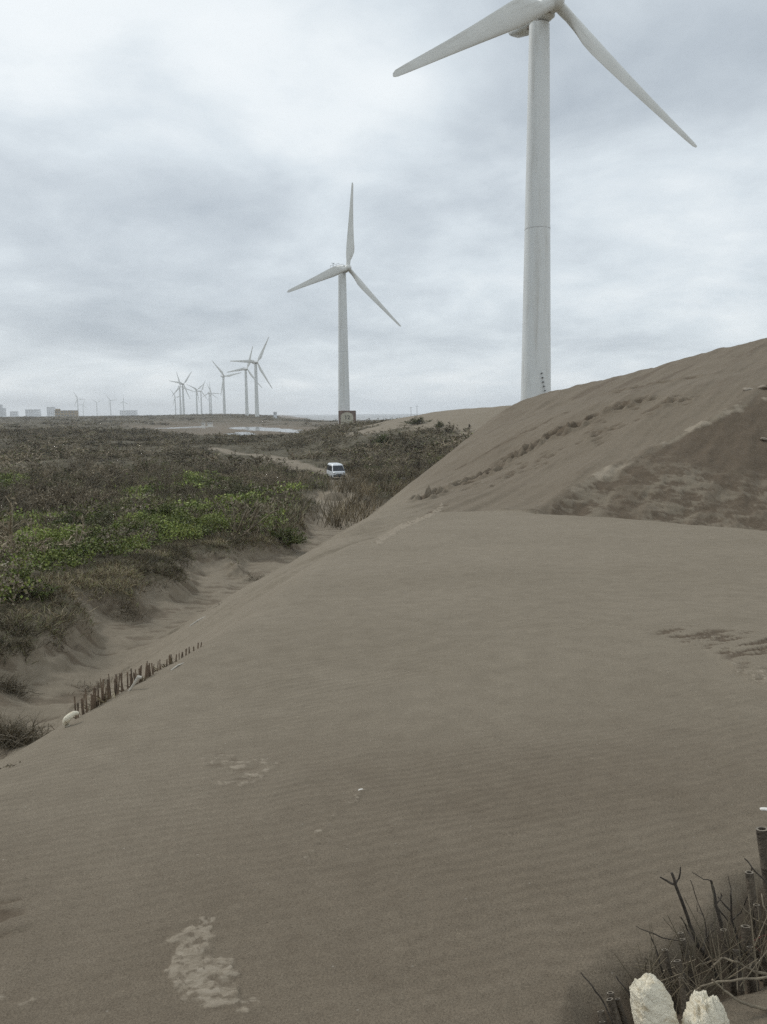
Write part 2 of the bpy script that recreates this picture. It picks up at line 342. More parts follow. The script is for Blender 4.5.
MAT['farglass'] = plain('far_window', (0.22, 0.24, 0.26), 0.4, 0.1, 0.3)
MAT['roof'] = plain('roof_brown', (0.12, 0.09, 0.075), 0.8, 0.2, 0.2)
# ------------------------------------------------------------------ mesh helpers
def mesh_np(name, V, Q, m, parent=None, col=None, smooth=False):
    me = bpy.data.meshes.new(name); V = np.ascontiguousarray(V, np.float32); Q = np.ascontiguousarray(Q, np.int32)
    me.vertices.add(len(V)); me.vertices.foreach_set('co', V.ravel()); k = Q.shape[1]
    me.loops.add(Q.size); me.loops.foreach_set('vertex_index', Q.ravel())
    me.polygons.add(len(Q)); me.polygons.foreach_set('loop_start', np.arange(0, Q.size, k, dtype=np.int32))
    if smooth: me.polygons.foreach_set('use_smooth', np.ones(len(Q), bool))
    if col is not None:
        a = me.attributes.new('tint', 'FLOAT_COLOR', 'POINT'); c = np.ones((len(V), 4), np.float32); c[:, :3] = col; a.data.foreach_set('color', c.ravel())
    me.update(calc_edges=True); me.materials.append(m)
    o = bpy.data.objects.new(name, me); COL.objects.link(o)
    if parent: o.parent = parent
    return o
class MB:
    def __init__(s): s.v = []; s.f = []
    def add(s, v, f):
        o = len(s.v); s.v += [tuple(map(float, p)) for p in v]; s.f += [tuple(i+o for i in q) for q in f]; return s
    def box(s, c, d, M_=None, bev=0.0):
        hx, hy, hz = d[0]/2, d[1]/2, d[2]/2
        if bev <= 0:
            v = [(x, y, z) for x in (-hx, hx) for y in (-hy, hy) for z in (-hz, hz)]
            f = [(0, 1, 3, 2), (4, 6, 7, 5), (0, 4, 5, 1), (2, 3, 7, 6), (0, 2, 6, 4), (1, 5, 7, 3)]
        else:
            sec = []
            for z, k in ((-hz, bev), (-hz+bev, 0), (hz-bev, 0), (hz, bev)):
                a, b = hx-k, hy-k; e = bev
                sec.append([(a-e, -b, z), (a, -b+e, z), (a, b-e, z), (a-e, b, z), (-a+e, b, z), (-a, b-e, z), (-a, -b+e, z), (-a+e, -b, z)])
            v = [p for r in sec for p in r]; f = [tuple(reversed(range(8))), tuple(range(24, 32))]
            for i in range(3):
                for j in range(8): f.append((i*8+j, i*8+(j+1) % 8, i*8+8+(j+1) % 8, i*8+8+j))
        v = [Vector(p) for p in v]
        if M_ is not None: v = [M_ @ p for p in v]
        c = Vector(c); return s.add([p+c for p in v], f)
    def loft(s, secs, cap=True):
        n = len(secs[0]); v = [p for r in secs for p in r]; f = []
        for i in range(len(secs)-1):
            for j in range(n): f.append((i*n+j, i*n+(j+1) % n, (i+1)*n+(j+1) % n, (i+1)*n+j))
        if cap: f += [tuple(reversed(range(n))), tuple(range((len(secs)-1)*n, len(secs)*n))]
        return s.add(v, f)
    def tube(s, path, rad, n=8, cap=True, hollow=0.0, depth=0.05):
        path = [Vector(p) for p in path]; secs = []
        if not hasattr(rad, '__len__'): rad = [rad]*len(path)
        for i, p in enumerate(path):
            t = (path[min(i+1, len(path)-1)]-path[max(i-1, 0)]).normalized()
            a = t.cross(Vector((0, 0, 1)) if abs(t.z) < 0.9 else Vector((1, 0, 0))).normalized(); b = t.cross(a)
            secs.append([p+float(rad[i])*(math.cos(2*math.pi*k/n)*a+math.sin(2*math.pi*k/n)*b) for k in range(n)])
        if hollow:
            t = (path[-1]-path[-2]).normalized(); c = path[-1]; e = [c+(q-c)*hollow for q in secs[-1]]
            secs.append(e); secs.append([q-t*depth for q in e])
        return s.loft(secs, cap)
    def build(s, name, m, parent=None, smooth=True, loc=None):
        me = bpy.data.meshes.new(name); me.from_pydata(s.v, [], s.f); me.materials.append(m)
        if smooth:
            me.polygons.foreach_set('use_smooth', [True]*len(me.polygons))
            try: me.set_sharp_from_angle(angle=R_(38))
            except Exception: pass
        o = bpy.data.objects.new(name, me); COL.objects.link(o)
        if parent: o.parent = parent
        if loc is not None: o.location = loc
        return o
def tag(o, label=None, cat=None, group=None, kind=None):
    for k, v in (('label', label), ('category', cat), ('group', group), ('kind', kind)):
        if v: o[k] = v
    return o
def empty(name, loc=(0, 0, 0), rz=0.0):
    o = bpy.data.objects.new(name, None); COL.objects.link(o); o.location = loc; o.rotation_euler = (0, 0, rz); o.empty_display_size = 0.2; return o
def copy_tree(o, parent=None):
    c = o.copy(); COL.objects.link(c)
    if parent: c.parent = parent
    for ch in list(o.children): copy_tree(ch, c)
    return c
# ------------------------------------------------------------------ ground sheet (one sheet, fine near the camera, coarse far off)
lr = [0.3]
while lr[-1] < 9500:
    r = lr[-1]; lr.append(r*(1+(0.005 if r < 20 else 0.0032 if r < 85 else 0.008 if r < 450 else 0.02)))
rad = np.array(lr)
th = np.concatenate([np.linspace(-0.58, 0.58, 660), np.linspace(0.58, 2*math.pi-0.58, 142)[1:-1]])
TH, RR = np.meshgrid(th, rad); GX = (RR*np.sin(TH)).ravel(); GY = (RR*np.cos(TH)).ravel()
nr, nc = RR.shape
GZ, GM = ground(GX, GY)
damp_shade = np.zeros(GX.size); crust = np.zeros(GX.size)
Rr = np.hypot(GX, GY)
# slip face of the right-hand dune is damp, its foot mottled with dry sand
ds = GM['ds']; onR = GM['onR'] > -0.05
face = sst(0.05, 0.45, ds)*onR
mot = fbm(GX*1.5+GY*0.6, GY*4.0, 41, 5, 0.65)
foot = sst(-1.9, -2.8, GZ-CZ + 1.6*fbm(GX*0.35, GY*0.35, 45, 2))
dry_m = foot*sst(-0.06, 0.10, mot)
damp_shade = np.maximum(damp_shade, face*(1-0.75*dry_m))
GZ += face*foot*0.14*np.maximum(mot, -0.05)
GZ += face*(0.10*np.abs(fbm(GX*1.4, GY*2.2, 47, 3))*(0.4+1.6*foot) + 0.02*fbm(GX*6, GY*6, 48, 2))
lump = np.exp(-(ds/0.42)**2)*onR*sst(6.3, 8.0, GX)
GZ += lump*0.30*np.maximum(fbm(GX*2.2, GY*2.2, 49, 3), 0)
crust = np.maximum(crust, 0.70*lump*sst(-0.06, 0.12, fbm(GX*1.2, GY*1.2, 50, 3)))
# wind streaks of damp sand and painted shading bands on the back of the far dune
ux, uy = 0.62, 0.78
al = GX*ux+GY*uy; ac = -GX*uy+GY*ux
st = fbm(al*0.10+3, ac*0.55, 53, 4)
damp_shade = np.maximum(damp_shade, 0.75*sst(0.06, 0.20, st)*(GM['onR'] > 0)*(face < 0.5)*sst(4, 9, GX))
damp_shade = np.maximum(damp_shade, 0.55*sst(-0.05, 0.16, fbm(al*0.22, ac*1.5, 75, 4)+0.25*fbm(GX*2, GY*2, 77, 3))*(GM['onR'] > 0)*sst(1, 6, GX))  # shading of the bedding bands painted in as darker sand
damp_shade = np.maximum(damp_shade, 0.46*(GM['onR'] > 0)*sst(-0.5, 3.5, GX)*(ds < 0))
# footprints trodden along the far dune
def dents(path_px, n, lat, dep, seed, size=(0.16, 0.30)):
    rg = np.random.default_rng(seed)
    P = np.array([hit(a, b)[:2] for a, b in path_px]); seg = np.hypot(*np.diff(P, axis=0).T); cum = np.concatenate([[0], np.cumsum(seg)])
    dirs = np.diff(P, axis=0)/seg[:, None]
    for k in range(n):
        s = rg.uniform(0, cum[-1]); i = min(np.searchsorted(cum, s)-1, len(seg)-1); i = max(i, 0)
        c = P[i]+dirs[i]*(s-cum[i]); nd = np.array([-dirs[i][1], dirs[i][0]]); c = c + nd*rg.normal(0, lat)
        a = rg.uniform(*size); l = a*rg.uniform(1.2, 2.6); de = dep*rg.uniform(0.5, 1.3)
        w = np.where((np.abs(GX-c[0]) < 1.6) & (np.abs(GY-c[1]) < 1.6))[0]
        if not len(w): continue
        x = GX[w]-c[0]; y = GY[w]-c[1]; u = (x*dirs[i][0]+y*dirs[i][1])/l; v = (x*nd[0]+y*nd[1])/a
        q = u*u+v*v
        GZ[w] += -de*np.exp(-q*1.2) + 0.35*de*np.exp(-(np.sqrt(q)-1.5)**2*5)
        damp_shade[w] = np.maximum(damp_shade[w], 1.0*np.exp(-q*0.9))  # footprint shade painted into the colour of each hollow
dents([(418, 500), (450, 487), (482, 477), (510, 461), (545, 441), (575, 427), (612, 410), (650, 398)], 130, 0.30, 0.24, 1, (0.13, 0.23))
dents([(500, 461), (545, 441), (575, 427), (600, 414)], 40, 0.22, 0.17, 6, (0.15, 0.3))
dents([(470, 490), (520, 468), (580, 440), (640, 415), (700, 395)], 70, 0.9, 0.12, 7, (0.10, 0.2))
dents([(455, 470), (490, 452), (530, 430), (570, 411)], 26, 0.12, 0.08, 2)
dents([(398, 527), (440, 505), (470, 500)], 30, 0.10, 0.05, 3, (0.08, 0.14))
dents([(600, 395), (650, 384), (700, 376)], 30, 0.4, 0.12, 4)
# crusts, furrows and scuffs on the near dune
def patch(poly_px, fn):
    P = [hit(a, b)[:2] for a, b in poly_px]
    xs = [p[0] for p in P]; ys = [p[1] for p in P]
    w = np.where((GX > min(xs)-0.6) & (GX < max(xs)+0.6) & (GY > min(ys)-0.6) & (GY < max(ys)+0.6))[0]
    sd = poly_sd(GX[w], GY[w], P); fn(w, sd)
def f_crust(amp, soft, k, tone):
    def fn(w, sd):
        x, y = GX[w], GY[w]; e = sd + soft*2.2*fbm(x*9*k, y*9*k, 61, 4)
        c = sst(soft*0.3, -soft*0.3, e)
        rel = fbm(x*7*k+y*3*k, y*16*k-x*5*k, 62, 4)
        GZ[w] += c*(amp*0.4 + amp*1.5*rel)
        fr = fbm(x*26*k+y*9, y*44*k-x*12, 63, 4, 0.65); crust[w] = np.maximum(crust[w], c*np.clip(tone+0.8*rel+2.0*fr, 0.0, 0.85))
        damp_shade[w] = np.maximum(damp_shade[w], 0.55*c*sst(0.02, -0.16, rel))
    return fn
patch([(146, 948), (170, 935), (200, 912), (218, 910), (222, 928), (212, 952), (226, 962), (236, 985), (254, 1004), (232, 1010), (190, 1008), (170, 990), (158, 972), (188, 945), (172, 943), (150, 952)], f_crust(0.012, 0.055, 1.2, 0.55))
patch([(204, 756), (232, 750), (240, 760), (284, 762), (262, 778), (228, 790), (214, 784), (240, 772), (206, 766)], f_crust(0.006, 0.05, 1.0, 0.18))
patch([(0, 958), (18, 955), (40, 985), (36, 1010), (0, 1020)], f_crust(0.008, 0.05, 1.0, 0.15))
patch([(308, 842), (318, 825), (350, 800), (362, 790), (366, 796), (340, 815), (322, 840), (310, 870), (302, 866)], f_crust(0.008, 0.05, 1.4, 0.05))
patch([(374, 542), (400, 525), (442, 503), (444, 506), (404, 529), (378, 545)], f_crust(0.03, 0.10, 0.8, 0.55))
def f_furrow(w, sd):
    x, y = GX[w], GY[w]; c = sst(0.16, -0.10, sd + 0.30*fbm(x*2.4, y*2.4, 64, 3))
    rel = fbm(x*3.2+y*2.4, y*13.0-x*4.5, 65, 4, 0.6)
    GZ[w] += c*0.09*np.minimum(rel, 0.03) ; damp_shade[w] = np.maximum(damp_shade[w], c*sst(0.03, -0.08, rel))
    c2 = sst(0.15, -0.1, sd+0.12)*0
patch([(655, 632), (690, 628), (770, 634), (830, 640), (830, 690), (770, 668), (728, 660), (690, 645)], f_furrow)
patch([(726, 662), (768, 672), (830, 690), (830, 705), (768, 688), (738, 676)], f_crust(0.02, 0.08, 1.6, 0.25))
patch([(-60, 870), (-8, 872), (6, 898), (2, 925), (-60, 945)], f_furrow)
def f_scour(w, sd):
    x, y = GX[w], GY[w]; c = sst(0.06, -0.16, sd+0.05*fbm(x*6, y*6, 67, 3)); GZ[w] -= 0.15*c; damp_shade[w] = np.maximum(damp_shade[w], 0.95*sst(0.02, -0.05, sd+0.05*fbm(x*6, y*6, 67, 3)))
patch([(575, 1040), (592, 990), (618, 960), (660, 950), (700, 925), (740, 880), (800, 860), (830, 960), (740, 985), (700, 1000), (690, 1050)], f_scour)
damp_shade = np.maximum(damp_shade, (GM['onN'] > 0)*(0.52*sst(6.5, 1.6, Rr+1.2*fbm(GX*0.8, GY*0.8, 78, 3)) + 0.10*sst(0.0, 0.25, fbm(GX*0.35, GY*0.5, 79, 4))))  # painted foreground shade: sand darkened towards the camera, plus random damp patches
# soft swells so that no slope is a perfect sheet
nearm = (GM['onN'] > 0)
GZ += nearm*(0.05*fbm(GX*0.7, GY*0.7, 71, 3)*sst(2, 6, Rr) + 0.008*fbm(GX*4, GY*4, 72, 3))
GZ += (GM['onR'] > 0)*(0.30*fbm(al*0.12, ac*0.5, 73, 3) + 0.22*fbm(al*0.22, ac*1.5, 75, 4) + 0.06*fbm(GX*1.5, GY*1.5, 74, 3))
# gullies of the eroded bank
sandlow = (GM['onP'] > 0)*(GM['veg'] < 0.5)*(Rr < 60)
GZ += sandlow*(0.16*np.minimum(fbm(GX*0.8+GY*0.9, GY*2.8-GX*1.6, 76, 4), 0.02)); damp_shade = np.maximum(damp_shade, 0.55*sandlow*sst(0.0, -0.12, fbm(GX*0.8+GY*0.9, GY*2.8-GX*1.6, 76, 4)))
damp_shade = np.maximum(damp_shade, 0.5*(GM['onP'] > 0)*sst(0.35, -0.4, np.abs(GM['db']))*(Rr < 70))
damp_shade = np.maximum(damp_shade, 0.55*sst(250, 350, Rr)*(GM['onP'] > 0))
me = bpy.data.meshes.new('sand_ground')
V = np.stack([GX, GY, GZ], -1).astype(np.float32)
idx = np.arange(nr*nc).reshape(nr, nc); a = idx[:-1]; b = idx[1:]
Qd = np.stack([a, np.roll(a, -1, 1), np.roll(b, -1, 1), b], -1).reshape(-1, 4)
ground_o = mesh_np('sand_ground', V, Qd[:, ::-1], MAT['sand'], smooth=True)
# small cap under the feet
am = ground_o.data.attributes.new('mask', 'FLOAT_COLOR', 'POINT')
mc = np.stack([GM['veg'], damp_shade, crust, np.ones(GX.size)], -1).astype(np.float32); am.data.foreach_set('color', mc.ravel())
tag(ground_o, kind='structure')
# ------------------------------------------------------------------ sea and ponds
def water(name, col, rough, bump, sc):
    m, nt, b = mat(name); b.inputs['Base Color'].default_value = (*col, 1); b.inputs['Roughness'].default_value = rough
    tc = N(nt, 'ShaderNodeTexCoord').outputs['Object']; bp = N(nt, 'ShaderNodeBump'); bp.inputs['Strength'].default_value = bump; bp.inputs['Distance'].default_value = 1.0
    mp = N(nt, 'ShaderNodeMapping'); mp.inputs['Scale'].default_value = (sc, sc*2.0, sc); nt.links.new(tc, mp.inputs[0])
    n = noise(nt, mp.outputs[0], 1.0, 4); nt.links.new(n, bp.inputs['Height']); nt.links.new(bp.outputs[0], b.inputs['Normal'])
    return m, nt, b
seam, snt, sb = water('sea_water', (0.20, 0.21, 0.20), 0.35, 0.5, 0.05)
tc = N(snt, 'ShaderNodeTexCoord').outputs['Object']; mp = N(snt, 'ShaderNodeMapping'); mp.inputs['Scale'].default_value = (0.0016, 0.0052, 1); snt.links.new(tc, mp.inputs[0])
fo = ramp(snt, noise(snt, mp.outputs[0], 1.0, 6, 0.65), [(0.53, (0.17, 0.17, 0.16)), (0.60, (0.62, 0.62, 0.60))])
snt.links.new(fo, sb.inputs['Base Color'])
sang = np.linspace(R_(-26), R_(75), 60); srr = np.array([900, 1400, 2000, 3000, 4500, 6500, 9400])
SX = (srr[:, None]*np.sin(sang)).ravel(); SY = (srr[:, None]*np.cos(sang)).ravel()
ix = np.arange(7*60).reshape(7, 60)
sea = mesh_np('sea', np.stack([SX, SY, 0*SX], -1), np.stack([ix[:-1, :-1], ix[:-1, 1:], ix[1:, 1:], ix[1:, :-1]], -1).reshape(-1, 4)[:, ::-1], seam); tag(sea, kind='structure')
pondm, _, _ = water('pond_water', (0.10, 0.10, 0.09), 0.12, 0.06, 0.8)
for po, zl in ((POND, -10.3), (POND2, -10.2), (POND3, -10.2)):
    c = np.mean(np.array(po), 0); pts = [c+(np.array(p)-c)*1.25 for p in po]
    mb = MB(); mb.add([(p[0], p[1], CZ+zl) for p in pts], [tuple(range(len(pts)))])
    tag(mb.build('pond_water', pondm, smooth=False), kind='structure')
# ------------------------------------------------------------------ wind turbines
HUBZ = 65.5; FRONT = 3.9
def make_turbine():
    root = empty('wind_turbine')
    prof = []; n = 40
    for z in np.linspace(-14, 63.6, 14):
        r = 2.68 - (2.68-1.70)*max(0, min(1, z/63.6))**0.95
        prof.append([(r*math.cos(2*math.pi*k/n), r*math.sin(2*math.pi*k/n), z) for k in range(n)])
    tower = MB().loft(prof).build('tower', MAT['white'], root)
    for z in (30.6,):
        r = 2.68-(2.68-1.70)*(z/63.6)**0.95
        MB().loft([[(q*math.cos(2*math.pi*k/n), q*math.sin(2*math.pi*k/n), zz) for k in range(n)] for q, zz in ((r-.05, z-.09), (r+.025, z-.07), (r+.025, z+.07), (r-.05, z+.09))]).build('flange', MAT['seam'], tower)
    # nacelle: long rounded housing behind the rotor
    secs = []
    for y, w, zb, zt in ((-2.7, 1.0, -1.05, 1.1), (-2.3, 1.45, -1.5, 1.5), (0, 1.65, -1.75, 1.75), (4.2, 1.6, -1.65, 1.75), (6.6, 1.35, -1.1, 1.6), (7.2, 0.95, -0.6, 1.2)):
        s = []
        for k in range(20):
            a = 2*math.pi*k/20; c, d = math.cos(a), math.sin(a); e = 0.45
            x = w*math.copysign(abs(c)**e, c); zz = math.copysign(abs(d)**e, d); s.append((x, y, 65.4+(zt*zz if zz > 0 else -zb*zz)))
        secs.append(s)
    nac = MB().loft(secs).build('nacelle', MAT['white'], root)
    MB().box((0.0, 0.3, 63.55), (2.5, 3.0, 0.45), bev=0.1).build('yaw_housing', MAT['rust'], nac)
    rl = MB()
    for sx in (-1, 1):
        rl.tube([(sx*1.2, 0.5, 67.9), (sx*1.2, 6.2, 67.7)], 0.05, 6)
        for y in (0.5, 2.4, 4.3, 6.2): rl.tube([(sx*1.2, y, 66.9), (sx*1.2, y, 67.85)], 0.05, 6)
    rl.build('roof_railing', MAT['rust'], nac)
    wm = MB(); wm.tube([(0.4, 6.4, 66.7), (0.4, 6.4, 68.8)], 0.06, 6); wm.tube([(-0.1, 6.4, 68.8), (0.9, 6.4, 68.8)], 0.05, 6); wm.box((0.9, 6.4, 68.95), (0.16, 0.5, 0.3)); wm.box((-0.1, 6.4, 68.95), (0.2, 0.2, 0.25)); wm.build('wind_vane', MAT['dark'], nac)
    MB().tube([(0, -2.4, 65.45), (0, -3.1, 65.5)], [1.15, 1.15], 20).build('main_shaft_collar', MAT['rust'], nac)
    # hub with its three blades; the hub turns as one
    hs = []
    for y, r in ((1.15, 0.95), (0.9, 1.25), (0.2, 1.42), (-0.5, 1.38), (-1.1, 1.05), (-1.5, 0.6), (-1.65, 0.1)):
        hs.append([(r*math.cos(-2*math.pi*k/24), y, r*math.sin(-2*math.pi*k/24)) for k in range(24)])
    hub = MB().loft(hs).build('hub', MAT['blade'], root)
    hub.location = (0, -FRONT, HUBZ)
    for ph in (0, 120, 240):
        secs = []; n = 24
        for s, ch, thk, bl, tw in ((0.0, 1.75, 1.75, 0, 0), (0.03, 1.75, 1.75, 0, 0), (0.07, 1.9, 1.6, 0.25, 16), (0.12, 3.0, 1.35, 0.7, 15), (0.18, 3.9, 1.1, 1, 13), (0.24, 3.95, 0.92, 1, 11), (0.35, 3.4, 0.66, 1, 8), (0.5, 2.7, 0.42, 1, 5), (0.65, 2.1, 0.30, 1, 3), (0.8, 1.6, 0.21, 1, 1), (0.92, 1.2, 0.14, 1, 0), (0.975, 0.95, 0.09, 1, 0), (0.995, 0.55, 0.05, 1, 0), (1.0, 0.12, 0.03, 1, 0)):
            row = []; t = -R_(tw+1)
            for k in range(n):
                a = 2*math.pi*k/n; u = math.cos(a); v = math.sin(a)
                x = 0.5*ch*u; y = 0.5*thk*v*(1-bl*0.45*(u)*1.0 if bl else 1)
                if bl: x = x + bl*0.20*ch; y = y*(1-0.35*bl*max(0, u)**2)
                row.append((x*math.cos(t)-y*math.sin(t), x*math.sin(t)+y*math.cos(t) - 0.9*s*s, 0.9+s*36.1))
            secs.append(row)
        bld = MB().loft(secs).build('blade', MAT['blade'], hub)
        bld.rotation_euler = (0, R_(ph), 0)
    return root
TURB = [  # hub pixel, distance, yaw, phase, label
 ((554, 3), 137, 29, 120.5, 'largest white wind turbine, its top cut by the photo, tower rising behind the sand dune'),
 ((348, 268), 344, 44, 8, 'white wind turbine standing on the cream and brown plinth numbered 12'),
 ((257.1, 362.3), 967, 38, 30, 'grey wind turbine with a blade raised right, in front of the one it overlaps'),
 ((247.1, 368.9), 1180, 43, 20, 'wind turbine half hidden just behind the tallest distant turbine'),
 ((224.5, 376.2), 1420, 44, 78, 'single distant turbine with spread upper blades left of the overlapping pair'),
 ((183.6, 383.9), 1746, 46, 39, 'tallest turbine of the far cluster, a blade raised to the right'),
 ((180.5, 386.6), 1960, 44, 107, 'turbine close behind the tallest of the far cluster, one blade up and left'),
 ((175.5, 397), 3050, 44, 85, 'tiny leftmost turbine of the far cluster'),
 ((197.0, 389.7), 2300, 46, 54, 'far cluster turbine with blades spread like a flat letter Y, left of a thin neighbour'),
 ((201.5, 391), 2500, 46, 24, 'thin far cluster turbine with a blade upright beside the flat Y one'),
 ((209.9, 392.6), 2600, 46, 3, 'far cluster turbine with its blade straight up, second from the right'),
 ((211.5, 393.0), 2720, 46, 92, 'rightmost turbine of the far cluster, one blade level to the right'),
 ((77.8, 399), 3500, 44, 92, 'tallest of the turbines right of the ochre building on the left horizon'),
 ((83.1, 404.4), 5200, 44, 20, 'smallest turbine on the left horizon, close beside a taller one'),
 ((96.8, 402.5), 4600, 44, 60, 'turbine with blades in a Y, third from left on the left horizon'),
 ((110.5, 400.5), 4000, 44, 80, 'turbine on the left horizon between the Y shaped and the rightmost one'),
 ((123.6, 401.5), 4300, 44, 0, 'rightmost turbine of the left horizon group, blade pointing up'),
]
proto = make_turbine()
for i, (hp, Y, yaw, ph, lab) in enumerate(TURB):
    t = proto if i == 0 else copy_tree(proto)
    h = at(hp[0], hp[1], Y); a = R_(yaw)
    t.rotation_euler = (0, R_(-0.45) if i == 0 else 0, a); t.location = (h[0]+(0.6 if i == 0 else 0)-FRONT*math.sin(a), h[1]+FRONT*math.cos(a), h[2]-HUBZ)
    hub = [c for c in t.children if c.name.split('.')[0] == 'hub'][0]
    hub.rotation_euler = (Matrix.Rotation(R_(-5), 3, 'X') @ Matrix.Rotation(R_(ph), 3, 'Y')).to_euler()
    tag(t, lab, 'wind turbine', 'white wind turbines')
# stairs up to the tower door of the nearest turbine
t0 = proto
# plinth under the second turbine
b2 = at(346.5, 421, 344-4); rt2 = at(348, 268, 344)
pl = empty('turbine_plinth', (at(346.8, 415, 339.5)[0], 344.5, 0))
ptop = at(346, 410.6, 339)[2]; pbot = ptop-9
W = 7.4
MB().box((0, 0, (ptop+pbot)/2), (W, W*0.9, ptop-pbot), bev=0.12).build('block', MAT['concrete'], pl, smooth=False)
ar = MB(); hw = 2.75; ax = [(-hw, pbot), (hw, pbot)]
ring = [(hw, pbot)] + [(hw*math.cos(a), ptop-2.6+1.9*math.sin(a)) for a in np.linspace(0, math.pi, 17)] + [(-hw, pbot)]
yf = -W*0.45
ar.add([(x, yf-0.05, z) for x, z in ring]+[(x, yf+0.02, z) for x, z in ring], [tuple(reversed(range(len(ring))))] + [(i, i+1, len(ring)+i+1, len(ring)+i) for i in range(len(ring)-1)])
ar.build('painted_arch', MAT['cream'], pl, smooth=False)
tx = bpy.data.curves.new('number_mark', 'FONT'); tx.body = '12'; tx.size = 2.5; tx.align_x = 'CENTER'; tx.extrude = 0.02
to = bpy.data.objects.new('number_mark', tx); COL.objects.link(to); to.parent = pl; to.location = (0.1, yf-0.09, ptop-3.7); to.rotation_euler = (R_(90), 0, 0)
tm_ = bpy.data.meshes.new_from_object(to); to2 = bpy.data.objects.new('number_mark', tm_); COL.objects.link(to2); to2.parent = pl; to2.location = to.location; to2.rotation_euler = to.rotation_euler; tm_.materials.clear(); tm_.materials.append(MAT['dark'])
bpy.data.objects.remove(to); to2.name = 'number_mark'
tag(pl, 'square brown plinth with cream arch and number 12 under a wind turbine', 'plinth')
# steel stair leaning on the nearest tower
sr = empty('tower_stair')
p0 = at(541.3, 371.5, 137.75); p1 = at(547.2, 402, 137.3)
v0, v1 = Vector(p0), Vector(p1)
for off in (-0.25, 0.25):
    MB().tube([v0+Vector((0, off, 0)), v1+Vector((0, off, 0))], 0.022, 6).build('side_rail', MAT['seam'], sr)
for k in range(7):
    q = v0.lerp(v1, (k+0.4)/7); MB().box(q, (0.24, 0.5, 0.20)).build('tread', MAT['dark'], sr, smooth=False)
tag(sr, 'thin steel stair with dark treads leaning against the nearest turbine tower', 'stair')

# ------------------------------------------------------------------ vegetation kit (arrays of quads)
class Acc:
    def __init__(s): s.V = []; s.Q = []; s.C = []; s.n = 0
    def add(s, V, Q, C):
        s.V.append(V.reshape(-1, 3)); s.Q.append(Q.reshape(-1, 4)+s.n); s.C.append(C.reshape(-1, 3)); s.n += V.size//3
    def get(s): return np.concatenate(s.V), np.concatenate(s.Q), np.concatenate(s.C)
    def build(s, name, m, parent=None):
        V, Q, C = s.get(); return mesh_np(name, V, Q, m, parent, C)
def rdir(n, rg, up=0.0):
    d = rg.normal(size=(n, 3)); d /= np.linalg.norm(d, axis=1)[:, None]; d[:, 2] += up; return d/np.linalg.norm(d, axis=1)[:, None]
def leaves(acc, c, d, ln, wd, col, rg):
    n = len(c); s = np.cross(d, rdir(n, rg)); s /= np.linalg.norm(s, axis=1)[:, None]+1e-9
    ln = np.broadcast_to(ln, n)[:, None]; wd = np.broadcast_to(wd, n)[:, None]
    V = np.stack([c, c+d*ln*0.5+s*wd*0.5, c+d*ln, c+d*ln*0.5-s*wd*0.5], 1)
    acc.add(V, np.arange(4*n).reshape(n, 4), np.repeat(np.broadcast_to(col, (n, 3))[:, None], 4, 1))
def twigs(acc, p0, p1, r0, r1, col):
    n = len(p0); t = p1-p0; t = t/(np.linalg.norm(t, axis=1)[:, None]+1e-9)
    a = np.cross(t, np.where(np.abs(t[:, 2:3]) < 0.9, np.array([[0, 0, 1.]]), np.array([[1., 0, 0]]))); a /= np.linalg.norm(a, axis=1)[:, None]; b = np.cross(t, a)
    r0 = np.broadcast_to(r0, n)[:, None]; r1 = np.broadcast_to(r1, n)[:, None]; vs = []
    for P, r in ((p0, r0), (p1, r1)):
        for k in range(3):
            g = 2*math.pi*k/3; vs.append(P+r*(math.cos(g)*a+math.sin(g)*b))
    V = np.stack(vs, 1); o = np.arange(n)[:, None]*6
    Q = np.concatenate([o+np.array([[0, 1, 4, 3]]), o+np.array([[1, 2, 5, 4]]), o+np.array([[2, 0, 3, 5]])], 1)
    acc.add(V, Q, np.repeat(np.broadcast_to(col, (n, 3))[:, None], 6, 1))
def blades_(acc, p, d, ln, wd, col, rg, bend=0.5):
    """grass blades: two-segment tapering ribbons"""
    n = len(p); s = np.cross(d, rdir(n, rg)); s /= np.linalg.norm(s, axis=1)[:, None]+1e-9
    ln = np.broadcast_to(ln, n)[:, None]; wd = np.broadcast_to(wd, n)[:, None]
    h = rdir(n, rg); h[:, 2] = -0.6; m = p+d*ln*0.55; e = p+d*ln+h*ln*0.35*bend
    V = np.stack([p-s*wd*.5, p+s*wd*.5, m+s*wd*.4, m-s*wd*.4, e+s*wd*.1, e-s*wd*.1], 1); o = np.arange(n)[:, None]*6
    Q = np.concatenate([o+np.array([[0, 1, 2, 3]]), o+np.array([[3, 2, 4, 5]])], 1)
    acc.add(V, Q, np.repeat(np.broadcast_to(col, (n, 3))[:, None], 6, 1))
BROWN = np.array([(0.150, 0.122, 0.082), (0.195, 0.160, 0.112), (0.115, 0.098, 0.066), (0.230, 0.190, 0.135)])*1.18
OLIVE = np.array([(0.115, 0.118, 0.050), (0.140, 0.138, 0.064), (0.090, 0.095, 0.044), (0.160, 0.148, 0.078)])*1.18
GREEN = np.array([(0.160, 0.195, 0.050), (0.195, 0.228, 0.058), (0.115, 0.148, 0.040), (0.230, 0.245, 0.082)])
STRAW = np.array([(0.27, 0.215, 0.13), (0.21, 0.165, 0.10), (0.16, 0.125, 0.078), (0.32, 0.265, 0.17)])
def pick(pal, n, rg, var=0.25): return pal[rg.integers(0, len(pal), n)]*(1+var*rg.uniform(-1, 1, (n, 1)))
